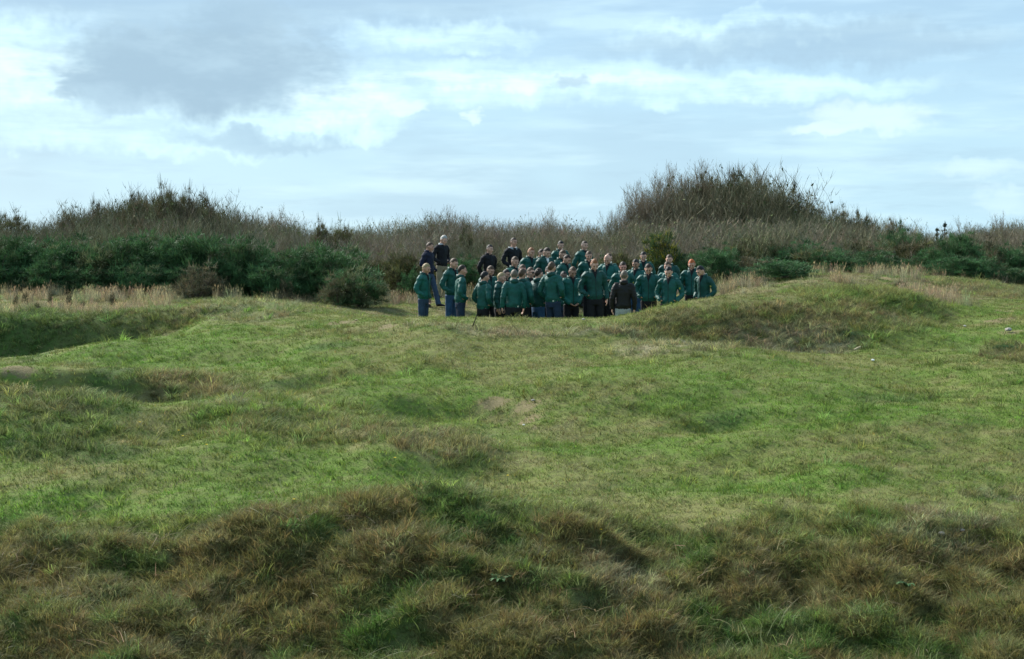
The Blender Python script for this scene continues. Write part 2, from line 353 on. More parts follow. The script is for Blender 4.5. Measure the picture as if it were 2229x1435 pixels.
for a in ((30,740,130,38,1),(170,735,120,24,.8),(300,728,70,14,.6),(130,868,200,14,.5),(240,860,60,14,.9),(110,980,120,24,.8),(240,985,90,20,.8),(720,755,60,8,.7),(1590,905,60,7,.8),(1950,870,110,9,.5),(1850,742,40,14,.8),(1560,770,90,6,.4),(600,840,60,6,.7),(90,770,30,6,.6)):
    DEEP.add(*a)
for a in ((1020,890,60,34,.9),(400,790,330,24,.7),(1650,1060,280,30,.8),(1500,800,420,24,.5),(2000,760,180,26,.7),(1800,900,300,24,.5),(120,1080,180,40,.7),(2100,670,60,14,.7)):
    LUSH.add(*a)

def pal(*c): return np.array(c, float)
C_LUSH, C_GREEN, C_OLIVE = pal(.112, .203, .030), pal(.144, .198, .042), pal(.184, .196, .062)
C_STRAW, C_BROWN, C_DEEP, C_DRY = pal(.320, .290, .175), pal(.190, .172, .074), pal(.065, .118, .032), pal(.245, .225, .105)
def turf_colour(x, y):
    n1 = fbm(x*.55, y*1.0, 11, 4); n2 = fbm(x*2.3+5, y*3.2, 13, 3); n3 = fbm(x*7, y*9, 15, 2); bk = bankness(x, y)
    L = lambda a, b, t: a*(1-t[:, None])+b*t[:, None]
    c = L(np.tile(C_GREEN, (len(x), 1)), np.tile(C_OLIVE, (len(x), 1)), sstep(n1*.6+n2*.4, .38, .68))
    c = L(c, C_LUSH, np.clip(LUSH(x, y)*.8*sstep(n2, .25, .6)+.5*sstep(1-n1, .52, .68), 0, 1))
    c = L(c, C_DRY, .40*sstep(n3*.5+n2*.5, .56, .72))
    c = L(c, C_DEEP, .28*sstep(1-n3*.45-n2*.55, .56, .70))
    br = BROWN(x, y)
    c = L(c, C_BROWN, br*sstep(n2*.5+n3*.5, .30, .52)*.9)
    ro = ROUGH(x, y)
    c = L(c, C_DRY, ro*.5*sstep(n3, .5, .7))
    # bank: mixed brown, olive and dark green
    m = fbm(x*1.5, y*1.5, 51, 3); m2 = fbm(x*4, y*4, 53, 2)
    kb = L(np.tile(pal(.165, .150, .052), (len(x), 1)), np.tile(pal(.085, .140, .032), (len(x), 1)), sstep(m*.6+m2*.4, .49, .66))
    kb = L(kb, pal(.170, .145, .054), sstep(1-m*.5-m2*.5, .52, .64)*.8)
    kb = L(kb, C_DRY, .5*sstep(m2, .62, .78))
    c = L(c, kb, bk)
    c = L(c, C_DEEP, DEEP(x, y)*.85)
    c = L(c, C_STRAW, PALE(x, y)*sstep(n3*.4+n2*.6, .32, .52))
    # beyond the crests: paler, drier ground
    far = sstep(y+(n1-.5)*2-np.where(x < -3, -1.6, 0), 33.5, 35.5)
    c = L(c, np.tile(pal(.22, .19, .10), (len(x), 1)), far*sstep(n2, .25, .6)*.75)
    return c

# ------------------------------------------------------------------ materials
MATS = {}
def mat(name, col, rough=.8, var=.0, vscale=8.0, bump=0.0, bscale=30.0, spec=.3, coords='Object'):
    if name in MATS: return MATS[name]
    m = bpy.data.materials.new(name); m.use_nodes = True; m.node_tree.nodes.clear(); b = NB(m.node_tree)
    p = b.n('ShaderNodeBsdfPrincipled'); p.inputs['Roughness'].default_value = rough; p.inputs['Specular IOR Level'].default_value = spec
    t = b.n('ShaderNodeTexCoord').outputs[coords]
    if var:
        f = b.noise(t, vscale, 4, .6)
        c = b.mix(b.ss(f, .3, .7), tuple(x*(1-var) for x in col), tuple(min(1, x*(1+var)) for x in col)); b.put(p.inputs['Base Color'], c)
    else: p.inputs['Base Color'].default_value = (*col, 1)
    if bump:
        bn = b.n('ShaderNodeBump'); bn.inputs['Strength'].default_value = bump; bn.inputs['Distance'].default_value = .02
        b.put(bn.inputs['Height'], b.noise(t, bscale, 4, .6)); b.put(p.inputs['Normal'], bn.outputs[0])
    o = b.n('ShaderNodeOutputMaterial'); b.put(o.inputs[0], p.outputs[0]); MATS[name] = m; return m
def leaf_mat(name, col=None, inst=False, trans=.25, rough=.7, mul='v'):
    """leaf, blade or twig: own colour (or that of the scattered tuft) times a per-blade tint"""
    m = bpy.data.materials.new(name); m.use_nodes = True; m.node_tree.nodes.clear(); b = NB(m.node_tree)
    if inst:
        a = b.n('ShaderNodeAttribute', attribute_type='INSTANCER', attribute_name='col'); c = a.outputs['Color']
    else: c = (*col, 1)
    v = b.n('ShaderNodeAttribute', attribute_type='GEOMETRY', attribute_name=mul)
    c = b.mix(1.0, c, v.outputs['Color'], 'MULTIPLY')
    p = b.n('ShaderNodeBsdfPrincipled'); p.inputs['Roughness'].default_value = rough; p.inputs['Specular IOR Level'].default_value = .2
    b.put(p.inputs['Base Color'], c)
    out = p.outputs[0]
    if trans:
        tr = b.n('ShaderNodeBsdfTranslucent'); b.put(tr.inputs[0], c); ms = b.n('ShaderNodeMixShader'); ms.inputs[0].default_value = trans
        b.put(ms.inputs[1], out); b.put(ms.inputs[2], tr.outputs[0]); out = ms.outputs[0]
    o = b.n('ShaderNodeOutputMaterial'); b.put(o.inputs[0], out); return m
def ground_mat():
    m = bpy.data.materials.new('turf'); m.use_nodes = True; m.node_tree.nodes.clear(); b = NB(m.node_tree)
    a = b.n('ShaderNodeAttribute', attribute_name='turf'); t = b.n('ShaderNodeTexCoord').outputs['Object']
    n = b.noise(t, 9.0, 5, .65); n2 = b.noise(t, 45.0, 3, .6)
    c = b.mix(b.ss(n, .35, .7), a.outputs['Color'], b.mix(.5, a.outputs['Color'], (.10, .08, .045)))
    c = b.mix(b.m('MULTIPLY', b.ss(n2, .5, .75), .35), c, (.055, .048, .026))
    e = b.n('ShaderNodeAttribute', attribute_name='bare')
    soil = b.mix(b.ss(n2, .35, .7), (.175, .145, .070), (.225, .190, .105))
    c = b.mix(b.ss(b.m('ADD', e.outputs['Fac'], b.m('MULTIPLY_ADD', n, 1.3, -.65)), .30, .85), c, soil)
    p = b.n('ShaderNodeBsdfPrincipled'); p.inputs['Roughness'].default_value = .95; p.inputs['Specular IOR Level'].default_value = .1
    b.put(p.inputs['Base Color'], c)
    bn = b.n('ShaderNodeBump'); bn.inputs['Strength'].default_value = .8; bn.inputs['Distance'].default_value = .04
    b.put(bn.inputs['Height'], b.m('ADD', n, n2)); b.put(p.inputs['Normal'], bn.outputs[0])
    o = b.n('ShaderNodeOutputMaterial'); b.put(o.inputs[0], p.outputs[0]); return m

# ------------------------------------------------------------------ ground
def build_ground():
    ny, nx = gx.shape
    V = np.c_[gx.ravel(), gy.ravel(), GZ.ravel()]
    idx = np.arange(ny*nx).reshape(ny, nx)
    F = np.stack([idx[:-1, :-1], idx[:-1, 1:], idx[1:, 1:], idx[1:, :-1]], -1).reshape(-1, 4)
    me = fast_mesh('ground', V, F); me.polygons.foreach_set('use_smooth', np.ones(len(F), bool))
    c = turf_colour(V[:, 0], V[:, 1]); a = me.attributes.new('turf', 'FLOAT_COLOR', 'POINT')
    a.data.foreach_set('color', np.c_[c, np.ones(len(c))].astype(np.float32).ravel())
    bz = me.attributes.new('bare', 'FLOAT', 'POINT'); bz.data.foreach_set('value', BARE(V[:, 0], V[:, 1]).astype(np.float32))
    return tag(link('ground', me, None, ground_mat()), kind='structure')
build_ground()

# ------------------------------------------------------------------ mesh pieces
def frames(P, ref):
    T = np.gradient(P, axis=0); T /= np.linalg.norm(T, axis=1)[:, None]+1e-9
    r = np.array(ref, float); out = []
    for t in T:
        a = r-t*np.dot(r, t); a /= np.linalg.norm(a)+1e-9; b = np.cross(t, a); out.append((a, b)); r = a
    return out
def smooth_path(P, R, k=4):
    P = np.array(P, float); R = np.array([r if hasattr(r, '__len__') else (r, r) for r in R], float)
    n = len(P); Q = np.c_[P, R]; E = np.vstack([2*Q[0]-Q[1], Q, 2*Q[-1]-Q[-2]]); out = []
    for i in range(n-1):
        p0, p1, p2, p3 = E[i:i+4]
        for s in range(k):
            t = s/k
            out.append(.5*((2*p1)+(-p0+p2)*t+(2*p0-5*p1+4*p2-p3)*t*t+(-p0+3*p1-3*p2+p3)*t**3))
    out.append(Q[-1]); out = np.array(out); return out[:, :3], np.maximum(out[:, 3:], .002)
class Part:
    def __init__(s): s.v = []; s.f = []
    def add(s, V, F):
        o = len(s.v); s.v += [tuple(v) for v in V]; s.f += [tuple(i+o for i in f) for f in F]; return s
    def loft(s, P, R, ref=(1, 0, 0), n=12, k=4, cap=True):
        P, R = smooth_path(P, R, k) if len(P) > 2 and k > 1 else (np.array(P, float), np.array([r if hasattr(r, '__len__') else (r, r) for r in R], float))
        fr = frames(P, ref); V = []; F = []
        for (p, (a, b), r) in zip(P, fr, R):
            for j in range(n):
                t = 2*math.pi*j/n; V.append(p+a*math.cos(t)*r[0]+b*math.sin(t)*r[1])
        m = len(P)
        for i in range(m-1):
            for j in range(n):
                q = (j+1) % n; F.append((i*n+j, i*n+q, (i+1)*n+q, (i+1)*n+j))
        if cap: F.append(tuple(range(n-1, -1, -1))); F.append(tuple((m-1)*n+j for j in range(n)))
        return s.add(V, F)
    def ball(s, c, r, nu=14, nv=9, M=None):
        V = []; F = []
        for i in range(nv+1):
            ph = math.pi*i/nv-math.pi/2
            for j in range(nu):
                t = 2*math.pi*j/nu; v = np.array([math.cos(ph)*math.cos(t)*r[0], math.cos(ph)*math.sin(t)*r[1], math.sin(ph)*r[2]])
                V.append(np.array(c)+(M@v if M is not None else v))
        for i in range(nv):
            for j in range(nu):
                q = (j+1) % nu; F.append((i*nu+j, i*nu+q, (i+1)*nu+q, (i+1)*nu+j))
        return s.add(V, F)
    def mesh(s, name, smooth=True): return new_mesh(name, s.v, s.f, smooth)
def remesh(part, name, vox, smooth=4, ratio=1.0, disp=None):
    """fuse the pieces of a part into one continuous surface"""
    me = new_mesh(name+'_raw', part.v, part.f); bm = bmesh.new(); bm.from_mesh(me)
    bmesh.ops.recalc_face_normals(bm, faces=bm.faces); bm.to_mesh(me); bm.free()
    o = bpy.data.objects.new(name, me); COL.objects.link(o)
    r = o.modifiers.new('r', 'REMESH'); r.mode = 'VOXEL'; r.voxel_size = vox
    if smooth: q = o.modifiers.new('s', 'SMOOTH'); q.iterations = smooth; q.factor = .5
    if ratio < 1: q = o.modifiers.new('d', 'DECIMATE'); q.ratio = ratio
    dg = bpy.context.evaluated_depsgraph_get(); ev = o.evaluated_get(dg)
    res = bpy.data.meshes.new_from_object(ev); res.name = name
    bpy.data.objects.remove(o); bpy.data.meshes.remove(me)
    if disp:
        n = len(res.vertices); co = np.empty(n*3, np.float32); res.vertices.foreach_get('co', co); co = co.reshape(-1, 3)
        nr = np.empty(n*3, np.float32); res.vertices.foreach_get('normal', nr); nr = nr.reshape(-1, 3)
        a = (fbm(co[:, 0]*9+co[:, 1]*5, co[:, 2]*17, 5, 3)-.5)*2*disp+(fbm(co[:, 0]*14-co[:, 2]*20, co[:, 1]*14+co[:, 2]*9, 8, 2)-.5)*disp
        res.vertices.foreach_set('co', (co+nr*a[:, None]).astype(np.float32).ravel()); res.update()
    res.polygons.foreach_set('use_smooth', np.ones(len(res.polygons), bool))
    return res

# ------------------------------------------------------------------ people
HAIR = dict(brown=(.075, .045, .025), darkbrown=(.030, .018, .011), black=(.010, .009, .009), blond=(.30, .22, .11), white=(.34, .325, .295),
            greybrown=(.12, .095, .07), ginger=(.22, .085, .03), red=(.42, .095, .02))
CLOTH = dict(green=(.006, .076, .062), navy=(.010, .014, .032), black=(.008, .009, .012), leather=(.008, .0075, .007),
             jeans=(.030, .055, .095), bluejeans=(.030, .078, .155), darkjeans=(.015, .028, .055), dark=(.009, .009, .011), khaki=(.20, .17, .11), grey=(.30, .31, .30))
def cloth(n, variant=0):
    c = CLOTH[n]
    if variant: k = (1, .72, 1.28)[variant]; c = tuple(x*k for x in c)
    return mat('cloth_%s_%d' % (n, variant), c, .62 if n in ('green', 'leather') else .85, .22, 9, .35, 26, .3)
def skin(i):
    tones = ((.50, .28, .20), (.55, .32, .235), (.37, .20, .135), (.52, .25, .19), (.14, .08, .055))
    return mat('skin_%d' % i, tones[i], .55, .12, 14, 0, 30, .35)
def head_shape(d):
    sx, sy, sz = d
    x = sx*.077; y = sy*.097; z = sz*.119
    if sz < 0:
        x *= 1-.30*(-sz)**1.3
        if sy > 0: y *= 1-.45*(-sz)
    if sy < 0: y *= .97; x *= 1-.05*abs(sy)
    return np.array([x, y+.004, 1.661+z])
def head_tf(yaw, pitch):
    R = np.array(Matrix.Rotation(math.radians(yaw), 3, 'Z') @ Matrix.Rotation(math.radians(pitch), 3, 'X')); pv = np.array([0, .015, 1.535])
    return lambda p: pv+R@(np.asarray(p, float)-pv)*1.075
def grid_head(nu=28, nv=20, k=1.0, off=(0, 0, 0)):
    V = []; F = []; D = []
    for i in range(nv+1):
        ph = math.pi*i/nv-math.pi/2
        for j in range(nu):
            t = 2*math.pi*j/nu; d = np.array([math.cos(ph)*math.sin(t), -math.cos(ph)*math.cos(t), math.sin(ph)])
            c = np.array([0, .004, 1.661]); V.append(c+(head_shape(d)-c)*k); D.append(d)
    for i in range(nv):
        for j in range(nu):
            q = (j+1) % nu; F.append((i*nu+j, i*nu+q, (i+1)*nu+q, (i+1)*nu+j))
    return V, F, D
ARMS = dict(
 pockets=lambda s: [(s*.185, .0, 1.425), (s*.290, .055, 1.15), (s*.205, -.100, 1.005), (s*.135, -.035, .975)],
 sides=lambda s: [(s*.185, .0, 1.425), (s*.255, .03, 1.14), (s*.262, -.035, .90), (s*.258, -.05, .85)],
 clasp=lambda s: [(s*.185, .0, 1.425), (s*.265, .03, 1.15), (s*.105, -.165, .93), (s*.035, -.19, .885)],
 behind=lambda s: [(s*.185, .0, 1.425), (s*.275, .085, 1.15), (s*.12, .175, .965), (s*.04, .19, .93)],
)
ARMS['half'] = lambda s: ARMS['pockets'](s) if s < 0 else ARMS['sides'](s)
ARMS['cross'] = lambda s: [(s*.185, .0, 1.425), (s*.275, -.02, 1.17), (-s*.02, -.205, 1.165+.03*s), (-s*.10, -.175, 1.18+.03*s)]
ARMS['walk'] = ARMS['pockets']
LEGS = dict(
 stand=lambda s: [(s*.09, 0, .90), (s*.10, -.015, .49), (s*.11, .02, .085)],
 walk=lambda s: [(s*.09, 0, .90), (s*.095, -.14, .50), (s*.10, -.25, .085)] if s > 0 else [(s*.09, 0, .90), (s*.095, .02, .49), (s*.10, .08, .085)],
)
def legs_of(pose): return LEGS['walk' if pose == 'walk' else 'stand']
def hand(part, w, h, s):
    """palm, four fingers of different length and a thumb, slightly curled, from wrist w towards h"""
    w, h = np.array(w, float), np.array(h, float); t = (h-w)/np.linalg.norm(h-w)
    side = np.cross(t, (0, 0, 1) if abs(t[2]) < .8 else (1, 0, 0)); side /= np.linalg.norm(side); nrm = np.cross(side, t)
    if np.dot(nrm, (-s, 0, 0)) < 0: nrm = -nrm
    palm = w+t*.05
    part.loft([w-t*.02, w+t*.02, palm+t*.035], [.026, (.040, .018), (.042, .016)], side, 10, 2)
    for i, (o, l) in enumerate(((-.031, .072), (-.011, .083), (.010, .077), (.030, .060))):
        b = palm+t*.03+side*o
        part.loft([b, b+t*l*.5+nrm*.006, b+t*l*.82+nrm*.022, b+t*l+nrm*.036], [.0095, .009, .0085, .0065], side, 7, 2)
    b = palm-t*.025-side*.034
    part.loft([b, b-side*.024+t*.026+nrm*.01, b-side*.028+t*.056+nrm*.020], [.012, .0105, .008], nrm, 7, 2)
PROTO = {}
def body_mesh(pose, yaw, pitch):
    key = ('body', pose, yaw, pitch)
    if key in PROTO: return PROTO[key]
    p = Part(); tf = head_tf(yaw, pitch)
    p.loft([(0, .0, .84), (0, 0, .93), (0, .0, 1.10), (0, 0, 1.27), (0, .0, 1.38), (0, .005, 1.44), (0, .01, 1.475)],
           [(.155, .10), (.165, .11), (.140, .10), (.165, .11), (.175, .10), (.14, .08), (.07, .06)], (1, 0, 0), 16, 3)
    p.loft([(0, .02, 1.42), (0, .015, 1.50), tf((0, .01, 1.56)), tf((0, .012, 1.62))], [.066, .057, .056, .055], (1, 0, 0), 12, 3)
    V, F, D = grid_head(); p.add([tf(v) for v in V], F)
    p.add(*(lambda q: ([tf(v) for v in q.v], q.f))(Part().loft([(0, -.082, 1.690), (0, -.097, 1.668), (0, -.114, 1.638), (0, -.092, 1.624)], [.008, .011, .016, .012], (1, 0, 0), 8, 2)))
    for s in (-1, 1):
        q = Part().ball((s*.078, .010, 1.655), (.010, .020, .033), 8, 6).ball((s*.030, -.082, 1.697), (.028, .012, .009), 8, 5).ball((s*.040, -.062, 1.640), (.026, .026, .024), 8, 6)
        p.add([tf(v) for v in q.v], q.f)
    q = Part().ball((0, -.080, 1.560), (.028, .020, .018), 8, 6).ball((0, -.086, 1.600), (.024, .012, .011), 8, 6); p.add([tf(v) for v in q.v], q.f)
    for s in (-1, 1):
        A = ARMS[pose](s); L = legs_of(pose)(s)
        p.loft(A[:3], [.052, .043, .029], (0, 1, 0), 10, 4); hand(p, A[2], A[3], s)
        p.loft(L, [.088, .058, .044], (1, 0, 0), 10, 4); a = np.array(L[2])
        p.loft([a+(0, .045, -.02), a+(0, .0, -.03), a+(0, -.10, -.05), a+(0, -.16, -.058)], [(.036, .04), (.042, .045), (.046, .03), (.03, .016)], (1, 0, 0), 10, 2)
    me = remesh(p, 'body', .0085, 2, .30); PROTO[key] = me; return me
def jacket_mesh(pose):
    key = ('jacket', pose)
    if key in PROTO: return PROTO[key]
    p = Part()
    p.loft([(0, 0, .885), (0, 0, .912), (0, -.002, .965), (0, 0, 1.09), (0, 0, 1.25), (0, .0, 1.38), (0, .006, 1.455), (0, .012, 1.50)],
           [(.168, .116), (.172, .122), (.188, .140), (.166, .130), (.176, .132), (.198, .122), (.184, .098), (.088, .082)], (1, 0, 0), 22, 3)
    for s in (-1, 1):
        A = ARMS[pose](s); p.loft([(s*.11, .005, 1.415), A[0], A[1], A[2]], [.068, .076, .064, .052], (0, 1, 0), 14, 5)
        w = np.array(A[2]); t = np.array(A[3])-w; t /= np.linalg.norm(t); p.loft([w-t*.04, w+t*.012], [.050, .046], (0, 1, 0), 12, 1)
    me = remesh(p, 'jacket', .0105, 2, .55, .013); PROTO[key] = me; return me
def trouser_mesh(pose):
    key = ('trousers', pose)
    if key in PROTO: return PROTO[key]
    p = Part(); p.loft([(0, 0, .78), (0, 0, .86), (0, 0, .95)], [(.165, .12), (.172, .124), (.165, .118)], (1, 0, 0), 16, 3)
    for s in (-1, 1):
        L = [np.array(v) for v in legs_of(pose)(s)]; e = L[2]+np.array((0, 0, -.035))
        p.loft([L[0], (L[0]+L[1])/2, L[1], (L[1]+e)/2, e], [.100, .092, .078, .074, .078], (1, 0, 0), 12, 3)
    me = remesh(p, 'trousers', .0125, 3, .6, .006); PROTO[key] = me; return me
def shoe_mesh(pose, s):
    key = ('shoe', pose, s)
    if key in PROTO: return PROTO[key]
    a = np.array(legs_of(pose)(s)[2]); p = Part()
    p.loft([a+(0, .065, -.045), a+(0, .03, -.035), a+(0, -.06, -.043), a+(0, -.15, -.056), a+(0, -.185, -.062)], [(.030, .038), (.042, .048), (.047, .040), (.046, .028), (.024, .018)], (1, 0, 0), 12, 2)
    p.add([v for v in ([a[0]+x*.05, a[1]+y, z] for z in (0, .022) for x, y in ((-.7, .075), (.7, .075), (1, -.09), (.6, -.195), (-.6, -.195), (-1, -.09)))],
          [(0, 5, 4, 3, 2, 1), (6, 7, 8, 9, 10, 11)]+[(i, (i+1) % 6, 6+(i+1) % 6, 6+i) for i in range(6)])
    me = p.mesh('shoe'); PROTO[key] = me; return me
def hair_mesh(yaw, pitch, kind):
    key = ('hair', yaw, pitch, kind)
    if key in PROTO: return PROTO[key]
    tf = head_tf(yaw, pitch); V, F, D = grid_head(40, 28, 1.0); rr = random.Random(3)
    c = np.array([0, .004, 1.661]); T = .011 if kind == 'white' else .006
    def line(d): # lowest sz where hair grows
        f = -d[1]/(math.hypot(d[0], d[1])+1e-6)            # 1 front, -1 back
        return .57 if f > .6 else (.57+(f-.6)*.90 if f > 0.0 else max(-.55, .03+f*.80))
    keep = []
    for f in F:
        if all(D[i][2] > line(D[i])+.02*math.sin(i*1.7) for i in f): keep.append(f)
    used = sorted({i for f in keep for i in f}); mp = {i: k for k, i in enumerate(used)}; n = len(used); VV = []; cnt = {}
    for f in keep:
        for a, b in zip(f, f[1:]+f[:1]): e = (min(a, b), max(a, b)); cnt[e] = cnt.get(e, 0)+1
    for i in used:
        v = np.array(V[i]); k = (v-c)/np.linalg.norm(v-c); VV.append(tf(v+k*(T*(.65+.35*max(0, D[i][2]))+rr.uniform(-.0015, .0015))))
    for i in used:
        v = np.array(V[i]); k = (v-c)/np.linalg.norm(v-c); VV.append(tf(v-k*.004))
    FF = [tuple(mp[i] for i in f) for f in keep]+[tuple(mp[i]+n for i in reversed(f)) for f in keep]
    for (a, b), q in cnt.items():
        if q == 1: FF.append((mp[a], mp[b], mp[b]+n, mp[a]+n))
    me = new_mesh('hair', VV, FF, True); PROTO[key] = me; return me
def small(name, key, fn):
    if key not in PROTO: PROTO[key] = fn().mesh(name)
    return PROTO[key]
def collar_part(r0=.082, r1=.096, z0=1.465, z1=1.572, th=.012, gap=.62):
    p = Part(); V = []; F = []; n = 22
    for k, (r, z) in enumerate(((r0+.012, z0), (r1+.006, (z0+z1)/2), (r1, z1), (r1-th, z1-.004), (r0-th, z0))):
        for j in range(n+1):
            t = -math.pi/2+gap+(2*math.pi-2*gap)*j/n; f = -math.sin(t)
            V.append((math.cos(t)*r, .012+math.sin(t)*r*.98, z-.028*max(0, f)))
    for k in range(4):
        for j in range(n): F.append((k*(n+1)+j, k*(n+1)+j+1, (k+1)*(n+1)+j+1, (k+1)*(n+1)+j))
    for j in range(n): F.append((4*(n+1)+j, 4*(n+1)+j+1, j+1, j))
    F.append(tuple(k*(n+1) for k in range(5))); F.append(tuple(k*(n+1)+n for k in range(4, -1, -1)))
    return p.add(V, F)
def inst(name, me, parent, m):
    if not me.materials: me.materials.append(None)
    o = bpy.data.objects.new(name, me); COL.objects.link(o); o.parent = parent
    o.material_slots[0].link = 'OBJECT'; o.material_slots[0].material = m; return o
def on_surface(me, origin, direc):
    key = ('bvh', me.name)
    if key not in PROTO:
        PROTO[key] = BVHTree.FromPolygons([v.co.copy() for v in me.vertices], [tuple(p.vertices) for p in me.polygons])
    loc, nor, _, _ = PROTO[key].ray_cast(Vector(origin), Vector(direc)); return loc, nor
def decal(name, loc, nor, r, n, m, parent, squash=1.0):
    z = nor.normalized(); x = Vector((0, 0, 1)).cross(z).normalized(); y = z.cross(x); V = []; F = []
    for k, h in ((0, -.004), (1, .004)):
        for j in range(n):
            t = 2*math.pi*j/n; V.append(loc+z*h+x*math.cos(t)*r+y*math.sin(t)*r*squash)
    F = [tuple(range(n-1, -1, -1)), tuple(range(n, 2*n))]+[(j, (j+1) % n, n+(j+1) % n, n+j) for j in range(n)]
    return link(name, new_mesh(name, V, F), parent, m)

def q5(v, s=10): return int(round(v/s)*s)
def build_person(i, px, py, d, face, pose, yaw, pitch, hair, top, legs, extra, label):
    c = at(px, py, d); gz = float(height(c[0], c[1])[0])
    yaw, pitch = q5(yaw), q5(pitch+6)
    tip = head_tf(yaw, pitch)((0, 0, 1.79))[2]
    sc = (c[2]-gz)/(tip)
    if not .92 < sc < 1.08: print('HEIGHT', i, label[:40], round(sc*1.78, 2))
    sc = min(max(sc, .93), 1.07)
    root = empty('person', (c[0], c[1], gz-.012), math.radians(face), sc)
    rr = random.Random(i*7+1); root.rotation_euler = (math.radians(rr.uniform(-2.5, 4.0)), math.radians(rr.uniform(-2.5, 2.5)), math.radians(face+rr.uniform(-9, 9)))
    # lateral shift so that the head, not the feet, is where the photograph has it
    tag(root, label, 'person', 'people in the huddle')
    tone = {25: 4, 26: 2, 34: 2, 15: 3, 32: 3}.get(i, i % 2)
    bd = inst('body', body_mesh(pose, yaw, pitch), root, skin(tone))
    jm = jacket_mesh(pose); jk = inst('jacket', jm, root, cloth(top, (0, 1, 2, 0)[i % 4] if top == 'green' else 0))
    inst('trousers', trouser_mesh(pose), root, cloth(legs))
    for s in (-1, 1): inst('shoe', shoe_mesh(pose, s), root, mat('shoe_leather', (.012, .010, .009), .5))
    if hair != 'bald':
        inst('hair', hair_mesh(yaw, pitch, 'white' if hair == 'white' else 'short'), root, mat('hair_'+hair, HAIR[hair], .6, .3, 60, .4, 120))
    tf = head_tf(yaw, pitch)
    if extra == 'hood':
        inst('hood', small('hood', 'hood', lambda: collar_part(.098, .125, 1.42, 1.545, .035, .45)), jk, mat('hood_grey', (.26, .28, .29), .9, .15, 20, .3, 40))
    elif extra == 'scarf':
        inst('scarf', small('scarf', 'scarf', lambda: collar_part(.090, .085, 1.46, 1.56, .02, .15)), root, mat('scarf_pale', (.40, .42, .42), .9, .15, 20, .3, 40))
    else:
        inst('collar', small('collar', 'collar', collar_part), jk, cloth(top, 1 if top == 'green' else 0))
        if top == 'green':
            inst('collar_lining', small('collar_lining', 'lining', lambda: collar_part(.071, .083, 1.452, 1.552, .008, .06)), jk, mat('lining_dark', (.010, .016, .016), .8))
    # dark zip and placket down the front
    zk = ('zip', pose)
    if zk not in PROTO:
        p = Part(); pts = []
        for z in np.linspace(.87, 1.47, 14):
            loc, nor = on_surface(jm, (0, -1, z), (0, 1, 0)); pts.append(np.array(loc) if loc else np.array((0, -.1, z)))
        p.loft(pts, [(.007, .006)]*len(pts), (1, 0, 0), 6, 1); PROTO[zk] = p.mesh('zip')
    inst('zip', PROTO[zk], jk, mat('zip_dark', (.008, .020, .018), .6))
    if extra == 'whiteshirt':
        inst('shirt', small('shirt', 'shirt', lambda: Part().loft([(0, -.108, 1.36), (0, -.108, 1.42), (0, -.082, 1.47), (0, -.052, 1.51)], [(.008, .02), (.034, .022), (.050, .022), (.052, .02)], (1, 0, 0), 10, 3)), root, mat('shirt_white', (.72, .72, .70), .9))
    if extra == 'opencollar' or (top == 'green' and extra != 'whiteshirt' and abs(face) < 75):
        inst('shirt', small('shirt', 'shirt2', lambda: Part().loft([(0, -.118, 1.35), (0, -.108, 1.43), (0, -.086, 1.485), (0, -.062, 1.53)], [(.006, .02), (.030, .024), (.050, .026), (.058, .026)], (1, 0, 0), 10, 3)), root, mat('shirt_dark', (.012, .012, .014), .9))
    if extra == 'badge':
        loc, nor = on_surface(jm, (.9, -.12, 1.27), (-.9, .12, .0))
        if loc: decal('badge', loc, nor, .021, 6, mat('badge_yellow', (.40, .36, .10), .6), jk, 1.25)
    if extra == 'logo':
        loc, nor = on_surface(jm, (-.085, 1, .93), (0, -1, 0))
        if loc: decal('logo', loc, nor, .019, 10, mat('logo_white', (.78, .80, .78), .6), jk, .9)
    if abs((face+yaw+180) % 360-180) < 110:          # faces that can be seen get their features
        for s in (-1, 1):
            R = head_tf(yaw, pitch)
            def eye():
                q = Part().ball((s*.031, -.0855, 1.674), (.012, .005, .005), 8, 5); q.v = [tuple(R(v)) for v in q.v]; return q
            def brow():
                q = Part().loft([(s*.012, -.096, 1.693), (s*.032, -.097, 1.699), (s*.052, -.083, 1.692)], [.003, .0035, .002], (0, 0, 1), 6, 3); q.v = [tuple(R(v)) for v in q.v]; return q
            inst('eye', small('eye', ('eye', s, yaw, pitch), eye), bd, mat('eye_dark', (.03, .02, .017), .3))
            inst('eyebrow', small('eyebrow', ('brow', s, yaw, pitch), brow), bd, mat('hair_'+('brown' if hair in ('bald',) else hair), HAIR.get(hair, HAIR['brown']), .6, .3, 60))
        def lips():
            q = Part().loft([(-.026, -.091, 1.598), (0, -.101, 1.600), (.026, -.091, 1.598)], [.003, .005, .003], (0, 0, 1), 6, 3); q.v = [tuple(R(v)) for v in q.v]; return q
        inst('mouth', small('mouth', ('mouth', yaw, pitch), lips), bd, mat('lips', (.34, .15, .12), .5))
        if extra == 'glasses':
            def gl():
                q = Part()
                for s in (-1, 1): q.ball((s*.034, -.1, 1.676), (.030, .008, .020), 10, 6)
                q.loft([(-.07, -.085, 1.684), (0, -.106, 1.685), (.07, -.085, 1.684)], [.004, .004, .004], (0, 0, 1), 6, 3)
                for s in (-1, 1): q.loft([(s*.068, -.086, 1.684), (s*.083, 0, 1.680)], [.003, .003], (0, 0, 1), 6, 1)
                q.v = [tuple(R(v)) for v in q.v]; return q
            gg = inst('sunglasses', small('sunglasses', ('gl', yaw, pitch), gl), root, mat('glasses_black', (.006, .006, .007), .15))
    # keep the crown over the photographed place when the head is bowed
    off = np.array(tf((0, 0, 1.79)))*sc; ca, sa = math.cos(math.radians(face)), math.sin(math.radians(face))
    root.location.x -= (off[0]*ca-off[1]*sa)*.8
    return root
